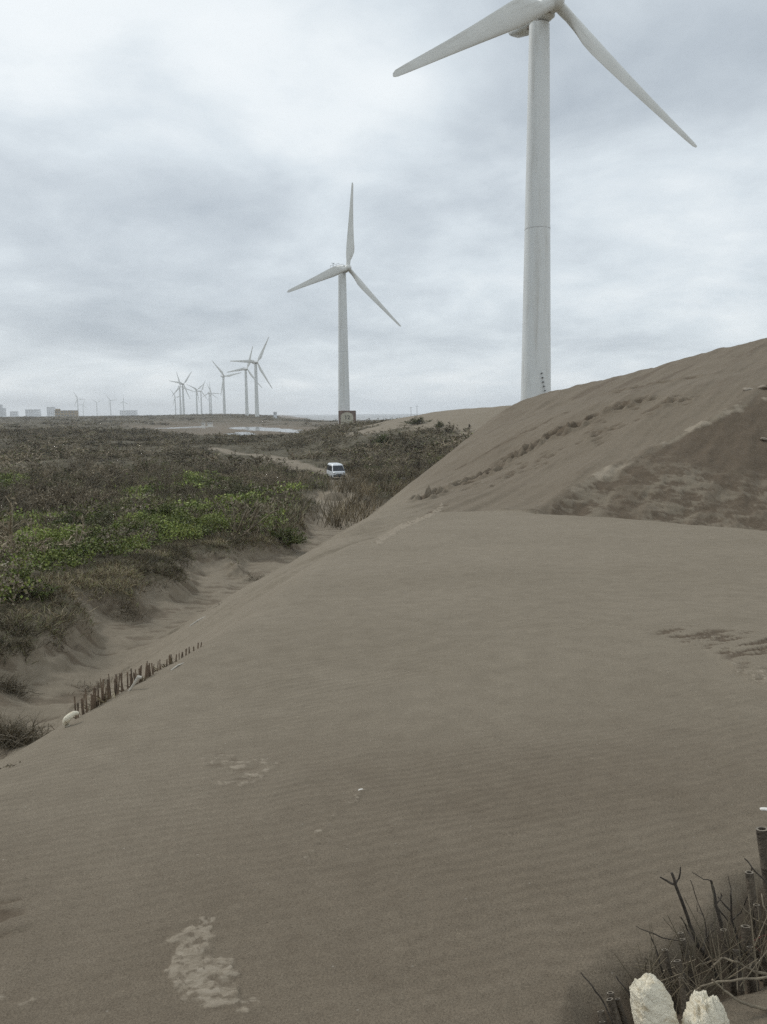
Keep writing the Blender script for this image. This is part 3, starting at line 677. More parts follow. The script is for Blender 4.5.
def shrub_proto(rg, ns, nb, nt, nl, pal_l, pal_t, h=1.0, spread=0.6, upb=0.7, leaf=(0.10, 0.035), rt=0.010):
    """unit shrub: stems > branches > twiglets > leaves; returns two accumulators"""
    A, B = Acc(), Acc()
    base = np.c_[rg.normal(0, 0.06, (ns, 2)), -0.06*np.ones(ns)]
    d = rdir(ns, rg, upb); d[:, 2] = np.abs(d[:, 2]); L = h*rg.uniform(0.45, 0.75, ns)[:, None]
    tip = base+d*L*np.array([spread*1.4, spread*1.4, 1]); twigs(A, base, tip, rt*1.7, rt*1.1, pick(pal_t, ns, rg))
    i = rg.integers(0, ns, nb); f = rg.uniform(0.35, 1.0, nb)[:, None]; s = base[i]*(1-f)+tip[i]*f
    d2 = d[i]*0.7+rdir(nb, rg, 0.35)*0.8; e = s+d2*h*rg.uniform(0.18, 0.42, nb)[:, None]*np.array([spread*1.5, spread*1.5, 1]); e[:, 2] = np.maximum(e[:, 2], 0.03)
    twigs(A, s, e, rt*0.9, rt*0.55, pick(pal_t, nb, rg))
    j = rg.integers(0, nb, nt); f = rg.uniform(0.2, 1.0, nt)[:, None]; s2 = s[j]*(1-f)+e[j]*f
    e2 = s2+(d2[j]*0.5+rdir(nt, rg, 0.4)*0.8)*h*rg.uniform(0.08, 0.2, nt)[:, None]
    twigs(A, s2, e2, rt*0.55, rt*0.3, pick(pal_t, nt, rg))
    if nl:
        k = rg.integers(0, nt, nl); f = rg.uniform(0.1, 1.1, nl)[:, None]; c = s2[k]*(1-f)+e2[k]*f
        leaves(B, c, rdir(nl, rg, 0.3), leaf[0]*rg.uniform(0.6, 1.3, nl), leaf[1]*rg.uniform(0.7, 1.3, nl), pick(pal_l, nl, rg), rg)
    return A, B
rg = np.random.default_rng(5)
P_MID = [shrub_proto(rg, 6, 22, 70, 130, BROWN, BROWN, leaf=(0.085, 0.03), rt=0.012, spread=0.55+0.1*(k % 3)) for k in range(6)]
P_MIDO = [shrub_proto(rg, 6, 18, 50, 210, OLIVE, BROWN, leaf=(0.10, 0.045), rt=0.012, spread=0.6+0.1*(k % 3)) for k in range(5)]
P_FAR = [shrub_proto(rg, 4, 12, 34, 70, np.concatenate([OLIVE*0.85, BROWN*0.9, BROWN]), BROWN, leaf=(0.17, 0.06), rt=0.018, spread=0.9) for k in range(5)]
def merge_protos(protos, pos, scale, rotz, choice, tintmul):
    """bake copies of the shrub prototypes into one pair of mesh arrays"""
    A = Acc()
    for pi, pr in enumerate(protos):
        w = np.where(choice == pi)[0]
        if not len(w): continue
        for part in pr:
            if not part.n: continue
            V, Q, C = part.get(); c, s = np.cos(rotz[w]), np.sin(rotz[w])
            x = V[None, :, 0]*c[:, None]-V[None, :, 1]*s[:, None]; y = V[None, :, 0]*s[:, None]+V[None, :, 1]*c[:, None]
            W = np.stack([x*scale[w, 0][:, None]+pos[w, 0][:, None], y*scale[w, 0][:, None]+pos[w, 1][:, None], V[None, :, 2]*scale[w, 1][:, None]+pos[w, 2][:, None]], -1)
            A.add(W, (Q[None]+(np.arange(len(w))*len(V))[:, None, None]), np.repeat(C[None], len(w), 0)*tintmul[w][:, None])
    return A
def in_px(X, Y, poly_px, zr):
    return in_poly(X, Y, [gp(a, b, z) for (a, b), z in zip(poly_px, [zr]*len(poly_px))] if not hasattr(zr, '__len__') else [gp(a, b, z) for (a, b), z in zip(poly_px, zr)])
GREEN_ZONES = [([(-40, 700), (0, 652), (60, 610), (100, 575), (150, 560), (230, 540), (318, 520), (300, 512), (230, 505), (130, 515), (60, 520), (-40, 530)], -6.8),
               ([(-40, 506), (40, 500), (30, 478), (-40, 476)], -8.6), ([(120, 510), (180, 500), (250, 502), (330, 505), (300, 490), (210, 482), (140, 492)], -8.5),
               ([(355, 448), (400, 452), (412, 436), (376, 432)], -8)]
def greenness(X, Y):
    g = np.zeros(X.shape)
    for po, z in GREEN_ZONES:
        sd = poly_sd(X, Y, [gp(a, b, z) for a, b in po]); g = np.maximum(g, sst(1.5, -1.5, sd+5*fbm(X/5, Y/5, 81, 3)))
    return g
def scatter(n, r0, r1, rg, a0=-0.56, a1=0.25):
    r = np.sqrt(rg.uniform(r0*r0, r1*r1, n)); t = rg.uniform(a0, a1, n)
    X, Y = r*np.sin(t), r*np.cos(t); z, m = ground(X, Y); return X, Y, z, m
def zone_shrubs(name, n, r0, r1, protos, sc, seed, prob, tint=None, flat=1.0, sink=0.05):
    rg = np.random.default_rng(seed); X, Y, z, m = scatter(n, r0, r1, rg)
    k = (m['veg'] > 0.55) & (rg.uniform(size=n) < prob(X, Y)) & (m['onP'] > -0.2) & (m['db'] > 1.6) & ~cleared(X, Y); X, Y, z = X[k], Y[k], z[k]; n = len(X)
    s = rg.uniform(*sc, n)*np.clip(0.95+2.2*fbm(X/(5 if r1 < 150 else 16), Y/(5 if r1 < 150 else 16), 57, 2), 0.35, 1.7); S = np.stack([s*rg.uniform(0.9, 1.4, n), s*flat*rg.uniform(0.75, 1.2, n)], 1)
    tm = np.stack([np.clip(1.05+1.7*fbm(X/7, Y/7, seed+3, 3), 0.45, 1.7)]*3, 1)*rg.uniform(0.8, 1.2, (n, 1))
    if tint is not None: tm = tm*np.array(tint)
    A = merge_protos(protos, np.stack([X, Y, z-sink*s], 1), S, rg.uniform(0, 6.28, n), rg.integers(0, len(protos), n), tm)
    o = A.build(name, MAT['twig']); tag(o, kind='stuff'); return n
clump = lambda X, Y, s, k=7: sst(-0.10, 0.12, fbm(X/k, Y/k, s, 3))
zone_shrubs('brown_scrub', 5200, 26, 120, P_MID, (1.1, 2.1), 21, lambda X, Y: (0.15+0.85*clump(X, Y, 91))*(1-0.93*greenness(X, Y)))
zone_shrubs('olive_scrub', 3800, 30, 125, P_MIDO, (0.8, 1.6), 22, lambda X, Y: (0.12+0.6*clump(X, Y, 92))*(1-0.8*greenness(X, Y)))
zone_shrubs('far_scrub', 15000, 110, 430, P_FAR, (1.5, 2.9), 23, lambda X, Y: 0.25+0.75*clump(X, Y, 93, 14), flat=0.75)
zone_shrubs('distant_scrub', 11000, 420, 1900, P_FAR, (4.0, 8.5), 24, lambda X, Y: 0.1+0.9*clump(X, Y, 94, 60), flat=0.34)
# low creeper with broad leaves over the bank
def creeper(name, n, r0, r1, seed, leaf, zones=True):
    rg = np.random.default_rng(seed); X, Y, z, m = scatter(n, r0, r1, rg); g = greenness(X, Y)
    k = (m['veg'] > 0.5) & (m['onP'] > 0) & (rg.uniform(size=n) < g*0.95+0.03) & (m['db'] > np.where(np.hypot(X, Y) < 36, 1.5, 1.1)+1.2*fbm(X/1.5, Y/1.5, 87, 2)); X, Y, z = X[k], Y[k], z[k]; n = len(X)
    hum = np.maximum(0, np.where(np.hypot(X, Y) < 38, 0.42, 0.22)+1.9*fbm(X/2.4, Y/2.4, 83, 3)+0.9*fbm(X/0.7, Y/0.7, 84, 2)); hk = hum > 0.10; X, Y, z, hum = X[hk], Y[hk], z[hk], hum[hk]; n = len(X)
    c = np.stack([X, Y, z+hum*rg.uniform(0.05, 1, n)**0.5+0.03], 1)
    col = pick(GREEN, n, rg, 0.35)*np.clip(1.0+2.0*fbm(X/3.0, Y/3.0, 85, 3), 0.35, 1.6)[:, None]*(0.6+0.6*np.clip(hum, 0, 0.8)/0.8)[:, None]
    dry = (fbm(X/4, Y/4, 86, 3) > 0.10)[:, None]*(rg.uniform(size=(n, 1)) < 0.7); col = np.where(dry, pick(BROWN, n, rg)*1.1, col)
    A = Acc(); leaves(A, c, rdir(n, rg, 0.55), leaf*rg.uniform(0.6, 1.3, n)*(r0/30)**0.3, leaf*0.75*rg.uniform(0.7, 1.2, n), col, rg)
    o = A.build(name, MAT['leaf']); tag(o, kind='stuff')
creeper('green_creeper', 330000, 18, 52, 31, 0.115)
creeper('green_creeper', 170000, 50, 115, 32, 0.24)
# dry grass along the edge of the bank and at the dune's foot
def grass(name, n, r0, r1, seed, pred, pal, ln, wd, bend=0.6, a1=0.25, lean=0.9):
    rg = np.random.default_rng(seed); X, Y, z, m = scatter(n, r0, r1, rg, a1=a1)
    k = rg.uniform(size=n) < pred(X, Y, m); X, Y, z = X[k], Y[k], z[k]; n = len(X)
    d = rdir(n, rg, lean); d[:, 2] = np.abs(d[:, 2]); c = np.stack([X, Y, z-0.02], 1)
    A = Acc(); blades_(A, c, d, rg.uniform(*ln, n), wd, pick(pal, n, rg, 0.3)*np.clip(1.0+2.2*fbm(X/1.6, Y/1.6, seed, 3), 0.7, 1.7)[:, None], rg, bend)
    tag(A.build(name, MAT['leaf']), kind='stuff')
MIXG = np.concatenate([STRAW*0.95, STRAW*0.75, OLIVE*1.3, BROWN*0.95, BROWN*0.6])
tuft = lambda X, Y, s, k: sst(-0.06, 0.10, fbm(X/k, Y/k, s, 2))
grass('dry_bank_grass', 640000, 16, 50, 41, lambda X, Y, m: sst(-0.35, 0.25, m['db'])*sst(2.8, 1.0, m['db'])*(m['onP'] > 0)*(0.12+0.88*tuft(X, Y, 101, 0.5))*(1-0.75*greenness(X, Y)*sst(0.9, 1.5, m['db'])), MIXG, (0.14, 0.38), 0.017, a1=-0.03)
grass('dry_bank_grass', 200000, 38, 72, 42, lambda X, Y, m: sst(-0.3, 0.4, m['db'])*sst(4.0, 1.2, m['db'])*(m['onP'] > 0)*(0.1+0.9*tuft(X, Y, 102, 0.8))*0.9, MIXG, (0.25, 0.6), 0.03)
REED = [gp(340, 520, -8.5), gp(348, 485, -8.8), (gp(372, 468, -8.9)), gp(432, 452, -8.9), gp(470, 440, -9), gp(440, 470, -9), gp(400, 508, -8.8)]
grass('dry_reed_grass', 260000, 45, 150, 43, lambda X, Y, m: sst(2, -1.5, poly_sd(X, Y, REED)+4*fbm(X/4, Y/4, 103, 2))*(m['onP'] > -0.1)*(0.15+0.85*tuft(X, Y, 104, 1.2))*0.75, np.concatenate([STRAW*0.8, BROWN*1.0, STRAW*0.6]), (0.7, 1.5), 0.05, 0.35, lean=2.0)
grass('dry_plain_grass', 260000, 40, 130, 44, lambda X, Y, m: (m['veg'] > 0.4)*(m['onP'] > 0)*(0.15+0.5*tuft(X, Y, 105, 3.0))*(1-0.6*greenness(X, Y)), np.concatenate([BROWN, OLIVE, STRAW*0.4]), (0.4, 1.1), 0.045, 0.4, lean=1.4)
# ---- single shrubs that stand out: things with branches and foliage
def big_shrub(kind, seed):
    rg = np.random.default_rng(seed)
    if kind == 'green_bush': A, B = shrub_proto(rg, 14, 90, 420, 4200, GREEN*0.6, BROWN*0.7, leaf=(0.055, 0.04), rt=0.0045, spread=0.62)
    elif kind == 'dark_bush': A, B = shrub_proto(rg, 14, 90, 420, 3800, OLIVE*0.75, BROWN*0.7, leaf=(0.06, 0.03), rt=0.0045, spread=0.62)
    elif kind == 'bare_shrub': A, B = shrub_proto(rg, 14, 110, 700, 900, BROWN, BROWN, leaf=(0.04, 0.014), rt=0.0045, spread=0.5)
    root = empty(kind); A.build('branches', MAT['twig'], root); B.build('foliage', MAT['leaf'], root); return root
SHR = {k: big_shrub(k, 60+i) for i, k in enumerate(('green_bush', 'dark_bush', 'bare_shrub'))}
SHR_USED = set()
def put_shrub(kind, px, py, wpx, hpx, lab, group):
    o = SHR[kind] if kind not in SHR_USED else copy_tree(SHR[kind]); SHR_USED.add(kind)
    p = hit(px, py); d = p[1]; s = wpx*d/F/1.7; h = hpx*d/F/1.05
    o.location = p; o.scale = (s, s, h); o.rotation_euler = (0, 0, random.uniform(0, 6.28)); tag(o, lab, 'shrub', group)
for a in [('green_bush', 282, 545, 62, 22, 'low dark green bush at the sandy end of the bank, nearest the dune', 'green bushes on the bank'),
          ('green_bush', 166, 524, 56, 26, 'rounded dark green bush in the middle of the bright green creeper', 'green bushes on the bank'),
          ('green_bush', 24, 596, 70, 36, 'dense green bush at the left edge above the grassy bank', 'green bushes on the bank'),
          ('green_bush', 95, 548, 60, 26, 'green bush low on the bank between the left edge bush and the rounded one', 'green bushes on the bank'),
          ('green_bush', 384, 444, 26, 12, 'small round green bush on the plain just above and right of the white van', 'green bushes on the bank'),
          ('green_bush', 372, 474, 26, 10, 'low green bush immediately right of the white van', 'green bushes on the bank'),
          ('dark_bush', 105, 532, 60, 28, 'dark olive bush behind the green creeper at left centre', 'dark bushes on the plain'),
          ('dark_bush', 240, 498, 54, 22, 'dark olive bush between the rounded green bush and the white van', 'dark bushes on the plain'),
          ('dark_bush', 418, 424, 40, 9, 'dark bush on the crest of the scrub beside the distant sand dune', 'dark bushes on the plain'),
          ('dark_bush', 440, 427, 16, 8, 'small dark bush right of the scrub crest against pale distant sand', 'dark bushes on the plain'),
          ('bare_shrub', 84, 476, 58, 40, 'tall bare brown shrub standing highest in the scrub at left', 'bare brown shrubs in the scrub'),
          ('bare_shrub', 30, 500, 66, 46, 'bare brown shrub near the left edge behind the green leaves', 'bare brown shrubs in the scrub'),
          ('bare_shrub', 170, 488, 56, 36, 'bare brown shrub just behind the rounded green bush', 'bare brown shrubs in the scrub'),
          ('bare_shrub', 268, 492, 46, 26, 'bare brown shrub left of the track to the white van', 'bare brown shrubs in the scrub'),
          ('bare_shrub', 8, 545, 60, 44, 'grey brown bare shrub rising from green creeper at the far left edge', 'bare brown shrubs in the scrub')]:
    put_shrub(*a)
# ---- clumps of dry grass lying alone on the low sand
def tussock(px, py, w, h, n, seed, lab, pal, behind=False):
    rg = np.random.default_rng(seed); p = hit(px, py)
    if behind: b = hitT(px, py); p = np.array([b[0]-0.16, b[1]+0.10, 0]); p[2] = gz(p[0], p[1])
    d = p[1]; wr = w*d/F/2; hh = h*d/F
    A = Acc(); q = rg.normal(0, 0.45, (n, 2))*np.array([wr, wr*0.8]); z = np.array(ground(p[0]+q[:, 0], p[1]+q[:, 1])[0])-p[2]
    dr = rdir(n, rg, 0.55); dr[:, 2] = np.abs(dr[:, 2])
    blades_(A, np.c_[q, z-0.02], dr, hh*rg.uniform(0.5, 1.25, n), 0.012, pick(pal, n, rg, 0.35), rg, 0.9)
    o = A.build('grass_tussock', MAT['leaf']); o.location = p; tag(o, lab, 'grass clump', 'grass clumps on the low sand')
DRY = np.concatenate([BROWN, STRAW*0.5, BROWN*0.8])
tussock(12, 742, 62, 34, 900, 71, 'dark dry grass clump on low sand at the left edge, below the bank', DRY)
tussock(8, 690, 34, 24, 400, 72, 'small brown grass clump at the left edge above the larger one', DRY)
tussock(126, 612, 30, 14, 260, 73, 'sparse tail of brown grass hanging from the bank onto the sand', DRY)
tussock(95, 688, 70, 8, 160, 74, 'thin dead grass line behind the small stake fence', DRY)
tussock(218, 607, 12, 5, 40, 75, 'tiny dark grass tuft alone on the sand above the stake fence', DRY)
tussock(255, 580, 26, 9, 120, 76, 'brown grass tuft under the bank near the low green bush', DRY)
tussock(733, 780, 18, 6, 22, 77, 'tiny dry tuft alone on the near dune at right', STRAW*0.5)
tussock(8, 766, 24, 6, 60, 78, 'flat scrap of dead grass at the left edge of the near dune', DRY)
# ------------------------------------------------------------------ stake fence at the left edge of the near dune
rs = random.Random(4)
fr = empty('stake_fence'); fb = hit(130, 697); fr.location = fb
def fence_stake(px, py, hp, w):
    # driven into the slope just past the brow: root at the brow, lower end in the sand
    b = hitT(px, py); Y = b[1]; base = np.array([b[0]-0.10, Y+0.06, 0]); base[2] = gz(base[0], base[1])
    brow = CAM + ray(px, py)*(Y/ray(px, py)[1]); top = brow[2] + hp*Y/F*0.68
    ln = rs.uniform(-0.02, 0.03); a = Vector(base)-Vector((0, 0, 0.12)); e = Vector((base[0]+ln, base[1]+rs.uniform(-.02, .02), top)); m_ = a.lerp(e, 0.5)+Vector((rs.uniform(-.006, .006), 0, 0))
    r = w*Y/F/2
    MB().tube([a-Vector(fb), m_-Vector(fb), e-Vector(fb)], [r, r*0.95, r*0.8], 6).build('stake', MAT['stake'], fr)
def line_y(px): return 722 + (px-76)*(646-722)/(212-76)
for px in list(np.linspace(97, 127, 27)): fence_stake(px+rs.uniform(-.8, .8), line_y(px)-1, rs.uniform(13, 31), rs.uniform(1.1, 2.4))
for px in (86, 89, 93, 95, 130, 132, 135, 138): fence_stake(px, line_y(px)-1, rs.uniform(12, 28), rs.uniform(1.2, 2))
for px in list(np.linspace(141, 161, 23)): fence_stake(px+rs.uniform(-.6, .6), line_y(px)-1, rs.uniform(9, 20), rs.uniform(1.0, 2.0))
for px in (164, 166, 170, 172, 175, 178, 179, 182, 184, 187, 189, 191, 193, 195, 197, 199, 202, 205, 208): fence_stake(px, line_y(px)-1, rs.uniform(4, 12)*(1 if px < 190 else .6), rs.uniform(1, 1.9))
tag(fr, 'row of short grey bamboo stakes half buried along the left brow of the near dune', 'fence')
for i, (px, wd, hh, lab) in enumerate([(112, 40, 15, 'dry straw tangled in the thickest left part of the stake fence'), (150, 34, 11, 'dry straw tangled in the middle cluster of the stake fence'), (182, 36, 8, 'thin dry straw along the low right end of the stake fence')]):
    tussock(px, line_y(px)+1, wd, hh+7, 55, 171+i, lab, STRAW*0.8, True)
# ------------------------------------------------------------------ litter
def lump(name, loc, size, rot, seed, amp, m, lab, cat, bend=0.0, group=None, n=40, k=2.0, prof=None, knob=None, q=0.72):
    V = []; Fq = []
    for i in range(n+1):
        v = math.pi*i/n
        for j in range(n):
            u = 2*math.pi*j/n
            c = lambda x, e: math.copysign(abs(x)**e, x)
            x, y, z = c(math.sin(v), q)*c(math.cos(u), q), c(math.sin(v), q)*c(math.sin(u), q), c(math.cos(v), 0.8)
            w = prof(z) if prof else 1.0
            V.append((x*w, y*w, z))
    V = np.array(V); nrm = V/np.linalg.norm(V, axis=1)[:, None]
    d = amp*(fbm(V[:, 0]*k+V[:, 2]*1.3*k, V[:, 1]*k-V[:, 2]*k, seed, 4, 0.6)*2 + 0.5*np.abs(fbm(V[:, 0]*k*4+V[:, 2]*3*k, V[:, 1]*4*k+V[:, 2]*5*k, seed+9, 3)))
    V = V + nrm*d[:, None]
    if knob:
        kd = np.array(knob[:3])/np.linalg.norm(knob[:3]); V = V + kd*(knob[3]*np.exp(-(1-nrm@kd)*knob[4]))[:, None]
    V[:, 0] += bend*(V[:, 2]**2)
    V = V*np.array(size)
    for i in range(n):
        for j in range(n): Fq.append((i*n+j, (i+1)*n+j, (i+1)*n+(j+1) % n, i*n+(j+1) % n))
    o = mesh_np(name, V, np.array(Fq), m, smooth=True); o.location = loc; o.rotation_euler = rot
    return tag(o, lab, cat, group)
def gpt(px, py, lift=0.0): p = hit(px, py); return Vector((p[0], p[1], p[2]+lift))
# two big weathered foam lumps at the bottom edge
pA = at(656, 1022, 1.66); pB = at(702, 1034, 1.63)
lump('foam_lump', pA, (0.047, 0.042, 0.095), (R_(-14), R_(-9), 0.3), 3, 0.13, MAT['foam'], 'left of two weathered white foam lumps, taller and smoother, among the bamboo canes', 'foam lump', n=110, k=3.4, q=0.45, prof=lambda z: 0.86+0.10*(1-z)/2)
lump('foam_lump', pB, (0.046, 0.042, 0.080), (R_(-20), R_(30), 0.2), 8, 0.22, MAT['foam'], 'right of two weathered white foam lumps, craggier with a knob on its side', 'foam lump', n=110, k=4.2, q=0.6, prof=lambda z: 0.92, knob=(1, -0.2, 0.15, 0.5, 14))
# broken float behind the stake fence: a curved piece of ring
bf = gpt(77, 724); q = MB(); rr = 0.052; pts = []; rad_ = []
for k in range(15):
    a = R_(20+k*13); pts.append((rr*math.cos(a), 0.01*math.sin(3*a), rr*math.sin(a)+0.01)); rad_.append(0.022*(0.55+0.45*math.sin(math.pi*k/14)))
q.tube(pts, rad_, 10); o = q.build('broken_float', MAT['foam']); o.location = bf+Vector((-0.02, 0.03, 0.0)); o.rotation_euler = (0.2, R_(-40), 0.3); tag(o, 'curved white piece of broken float at the left end of the stake fence', 'float')
b0 = hitT(128, 693); b1 = at(139, 677, b0[1]); b0 = CAM+ray(127, 694)*(b0[1]/ray(127, 694)[1])
q = MB(); q.tube([b0, Vector(b0).lerp(Vector(b1), 0.6), b1, Vector(b1)+Vector((0.02, 0, -0.004))], [0.006, 0.010, 0.017, 0.010], 8); tag(q.build('driftwood_piece', MAT['palewood']), 'pale driftwood piece leaning on the stake fence, wider at its top', 'driftwood')
def ground_stick(name, a, b, r, m, lab, cat, lift=0.01):
    A, B = gpt(*a), gpt(*b); A.z += lift; B.z += lift; C = A.lerp(B, 0.5)+Vector((0, 0, lift*0.8)); tag(MB().tube([A, C, B], [r, r*1.1, r*0.6], 7).build(name, m), lab, cat)
ground_stick('white_stick', (171, 671.5), (184, 664), 0.006, MAT['palewood'], 'thin white stick lying on the brow beside the right half of the stake fence', 'stick')
ground_stick('driftwood_stick', (190, 627), (206, 617), 0.025, MAT['palewood'], 'pale stick lying on the low sand beyond the stake fence', 'stick', 0.02)
lump('shell_scrap', gpt(361, 791, 0.004), (0.014, 0.008, 0.005), (0, 0, 0.4), 13, 0.2, MAT['shell'], 'tiny white shell scrap alone on the open near dune', 'shell', n=14)
lump('shell_scrap', gpt(765, 811, 0.006), (0.020, 0.010, 0.007), (0, 0, -0.2), 14, 0.2, MAT['shell'], 'white shell scrap at the right edge above the bamboo canes', 'shell', n=14)
lump('white_stone', gpt(403, 483, 0.25), (0.42, 0.3, 0.42), (0, 0, 0.4), 15, 0.2, MAT['shell'], 'small white stone between dry reeds and the foot of the far dune', 'stone', n=18)
for i, (px, py, s, lab) in enumerate([(749, 391, 0.30, 'pale crust block on the slip edge of the right dune, topmost at right edge'), (764, 440, 0.20, 'pale sand crust chip on the dark slip face at the right edge'), (765, 389, 0.35, 'flat pale crust slab at the right edge above the slip face')]):
    lump('crust_block', gpt(px, py, s*0.2), (s, s*0.7, s*0.3), (0.2, 0.1, i), 20+i, 0.35, MAT['crust'], lab, 'crust block', n=14)
# ------------------------------------------------------------------ near fence of cut bamboo canes, with dead branches
nf = empty('bamboo_fence'); nfb = Vector(hit(700, 985)); nf.location = nfb
def cane(top, base, wpx, Y, hol=0.62):
    t = Vector(at(top[0], top[1], Y)); b = Vector(at(base[0], base[1], Y-0.04)); b = b+(b-t)*0.5
    g = gz(b.x, b.y)
    if b.z > g-0.03: b = b + (b-t).normalized()*((b.z-g+0.05)/max(0.3, abs((b-t).normalized().z)))
    t.x += random.uniform(-.012, .012); r = wpx*Y/F/2*random.uniform(0.85, 1.05); L = (t-b).length; path = []; rads = []; m = max(3, int(L/0.10))
    for k in range(m+1):
        f = k/m; p = b.lerp(t, f)
        if 0 < k < m: path += [p-(t-b).normalized()*0.006, p, p+(t-b).normalized()*0.006]; rads += [r, r*1.13, r]
        else: path.append(p); rads.append(r)
    c = MB().tube([p-nfb for p in path], rads, 14, hollow=hol, depth=0.05).build('cane', MAT['bamboo'], nf)
    # pale sawn rim
    n_ = (t-b).normalized(); a = n_.orthogonal().normalized(); d = n_.cross(a); V = []
    for k in range(14):
        g_ = 2*math.pi*k/14; u = math.cos(g_)*a+math.sin(g_)*d
        V += [t-nfb+u*r*1.0+n_*0.0008, t-nfb+u*r*hol*1.02+n_*0.0008]
    MB().add(V, [(2*k, 2*((k+1) % 14), 2*((k+1) % 14)+1, 2*k+1) for k in range(14)]).build('cut_rim', MAT['bamboo_cut'], c)
for tp, bs, w, Y in [((764, 829), (773, 905), 13, 2.45), ((745.7, 872.5), (757, 950), 9, 2.25), ((746.6, 926.5), (751, 975), 10, 2.12), ((684.4, 933), (692, 975), 6, 2.08), ((684.0, 939.5), (694, 985), 8, 2.05),
                     ((680.6, 961), (690, 1000), 9, 1.98), ((678.5, 978), (684, 1015), 7, 1.90), ((609.5, 993), (620, 1040), 8, 1.83), ((611, 999.5), (626, 1050), 8, 1.80), ((621.4, 999), (632, 1040), 7, 1.83),
                     ((603.6, 1011.5), (612, 1050), 8, 1.76), ((603, 1022), (610, 1060), 8, 1.72), ((664, 950), (672, 992), 7, 2.02), ((758, 905), (764, 960), 7, 2.2), ((722, 930), (732, 985), 8, 2.1), ((735, 950), (740, 985), 7, 2.05), ((634, 983), (640, 1020), 6, 1.88), ((752, 947), (756, 985), 7, 2.05)]:
    cane(tp, bs, w, Y)
tag(nf, 'broken fence of dark hollow cut bamboo canes in a sand scour at lower right', 'fence')
def branch(name, pts, wpx, m, lab, subs=(), Y=2.1, cat='branch', group='dead branches among the canes', dY=0.06):
    P = [Vector(at(a, b, Y+dY*(1-k/(len(pts)-1))-dY/2 + random.uniform(-.01, .01))) for k, (a, b) in enumerate(pts)]
    # first point is the tip, last point goes into the sand
    g = gz(P[-1].x, P[-1].y)
    if P[-1].z > g: P.append(P[-1]+(P[-1]-P[-2]).normalized()*min(0.25, (P[-1].z-g)*1.4+0.02))
    # densify with small kinks
    Q = [];
    for k in range(len(P)-1):
        for f in (0, 0.33, 0.66): Q.append(P[k].lerp(P[k+1], f)+Vector([random.uniform(-1, 1)*0.0022 for _ in range(3)]))
    Q.append(P[-1]); r = wpx*Y/F/2; n = len(Q)
    mb = MB().tube(Q, [r*(0.55+0.45*k/(n-1)) for k in range(n)], 8)
    for sub, sw in subs:
        S = [Vector(at(a, b, Y+(0.03 if k else 0.0))) for k, (a, b) in enumerate(sub)]
        j = min(range(len(Q)), key=lambda i: (Q[i]-S[0]).length); S[0] = Q[j]; D = []
        for k in range(len(S)-1):
            for f in (0, 0.5): D.append(S[k].lerp(S[k+1], f)+Vector([random.uniform(-1, 1)*0.002 for _ in range(3)])*(1 if k or f else 0))
        D.append(S[-1]); nn_ = len(D); mb.tube(D, [sw*Y/F/2*(1-0.5*k/(nn_-1)) for k in range(nn_)], 6)
    tag(mb.build(name, m), lab, cat, group)
branch('dead_branch', [(671.5, 873), (677, 890), (688, 918), (698, 945), (712, 968), (722, 985)], 5.2, MAT['bark'], 'thickest dark forked branch, leaning left over the canes', [([(676, 889), (668, 882), (660, 877)], 3), ([(677, 890), (679, 878), (680.5, 867)], 2.6), ([(696, 940), (688, 930), (681, 917)], 2.4), ([(700, 948), (706, 938), (716, 928)], 2.2)], 2.15)
branch('dead_branch', [(711.6, 880), (716, 905), (722, 930), (729, 952), (733, 970)], 5.5, MAT['bark'], 'dark upright branch with a pale twig at its top', [([(712, 886), (704, 880), (692, 872)], 1.3), ([(717, 908), (724, 916), (731, 925)], 2.0), ([(716, 903), (722, 896), (721, 893)], 2.0)], 2.2)
branch('dead_branch', [(730, 895), (732, 920), (739, 945), (746, 965)], 3.6, MAT['bark'], 'thin dark branch with two prongs between upright branch and right edge canes', [([(731, 915), (725, 905), (718, 897)], 2.2), ([(733, 922), (741, 912), (748, 895)], 2.0), ([(733, 900), (731, 888), (728, 876)], 1.2)], 2.22)
branch('thin_branch', [(649, 932), (655, 948), (661, 966), (668, 985)], 2.2, MAT['bark'], 'thin dark stem left of the thickest forked branch', [([(650, 934), (644, 930), (636, 926)], 1.2), ([(650, 933), (662, 937), (680, 941)], 1.6)], 2.06)
branch('thin_branch', [(580, 972.5), (592, 985), (604, 1002), (612, 1020)], 2.4, MAT['bark'], 'leftmost thin dark stem bent towards the lowest canes', [], 1.85)
branch('thin_branch', [(615.5, 976.5), (626, 988), (634, 1004), (640, 1020)], 2.2, MAT['bark'], 'short thin dark stem just left of the taller foam lump', [], 1.86)
branch('thin_branch', [(745, 858), (752, 868), (764, 880), (776, 895)], 2.4, MAT['bark'], 'dark twig arching to the right edge under the topmost cane', [([(752, 868), (750, 880), (755, 894)], 1.3)], 2.35)
branch('thin_branch', [(690, 880), (697, 900), (704, 916), (707, 935), (709, 955)], 1.4, MAT['bark'], 'faint thin stem between the two largest dark branches', [([(704, 916), (698, 912), (697, 903)], 1.0), ([(707, 930), (712, 925), (716, 918)], 1.0)], 2.25)
branch('pale_branch', [(711, 968), (722, 957), (733, 961), (745, 967), (757, 972), (775, 976)], 3.6, MAT['palebark'], 'pale yellowish branch lying across to the right edge above the foam lumps', [([(752, 970), (752, 962), (754, 958)], 2.4), ([(722, 957), (710, 962), (700, 965)], 2.2)], 2.0, dY=0.0)
branch('pale_branch', [(682, 998), (697, 989), (712, 983), (730, 981)], 2.6, MAT['palebark'], 'pale thin stick slanting just above the craggy foam lump', [], 1.9, dY=0.0)
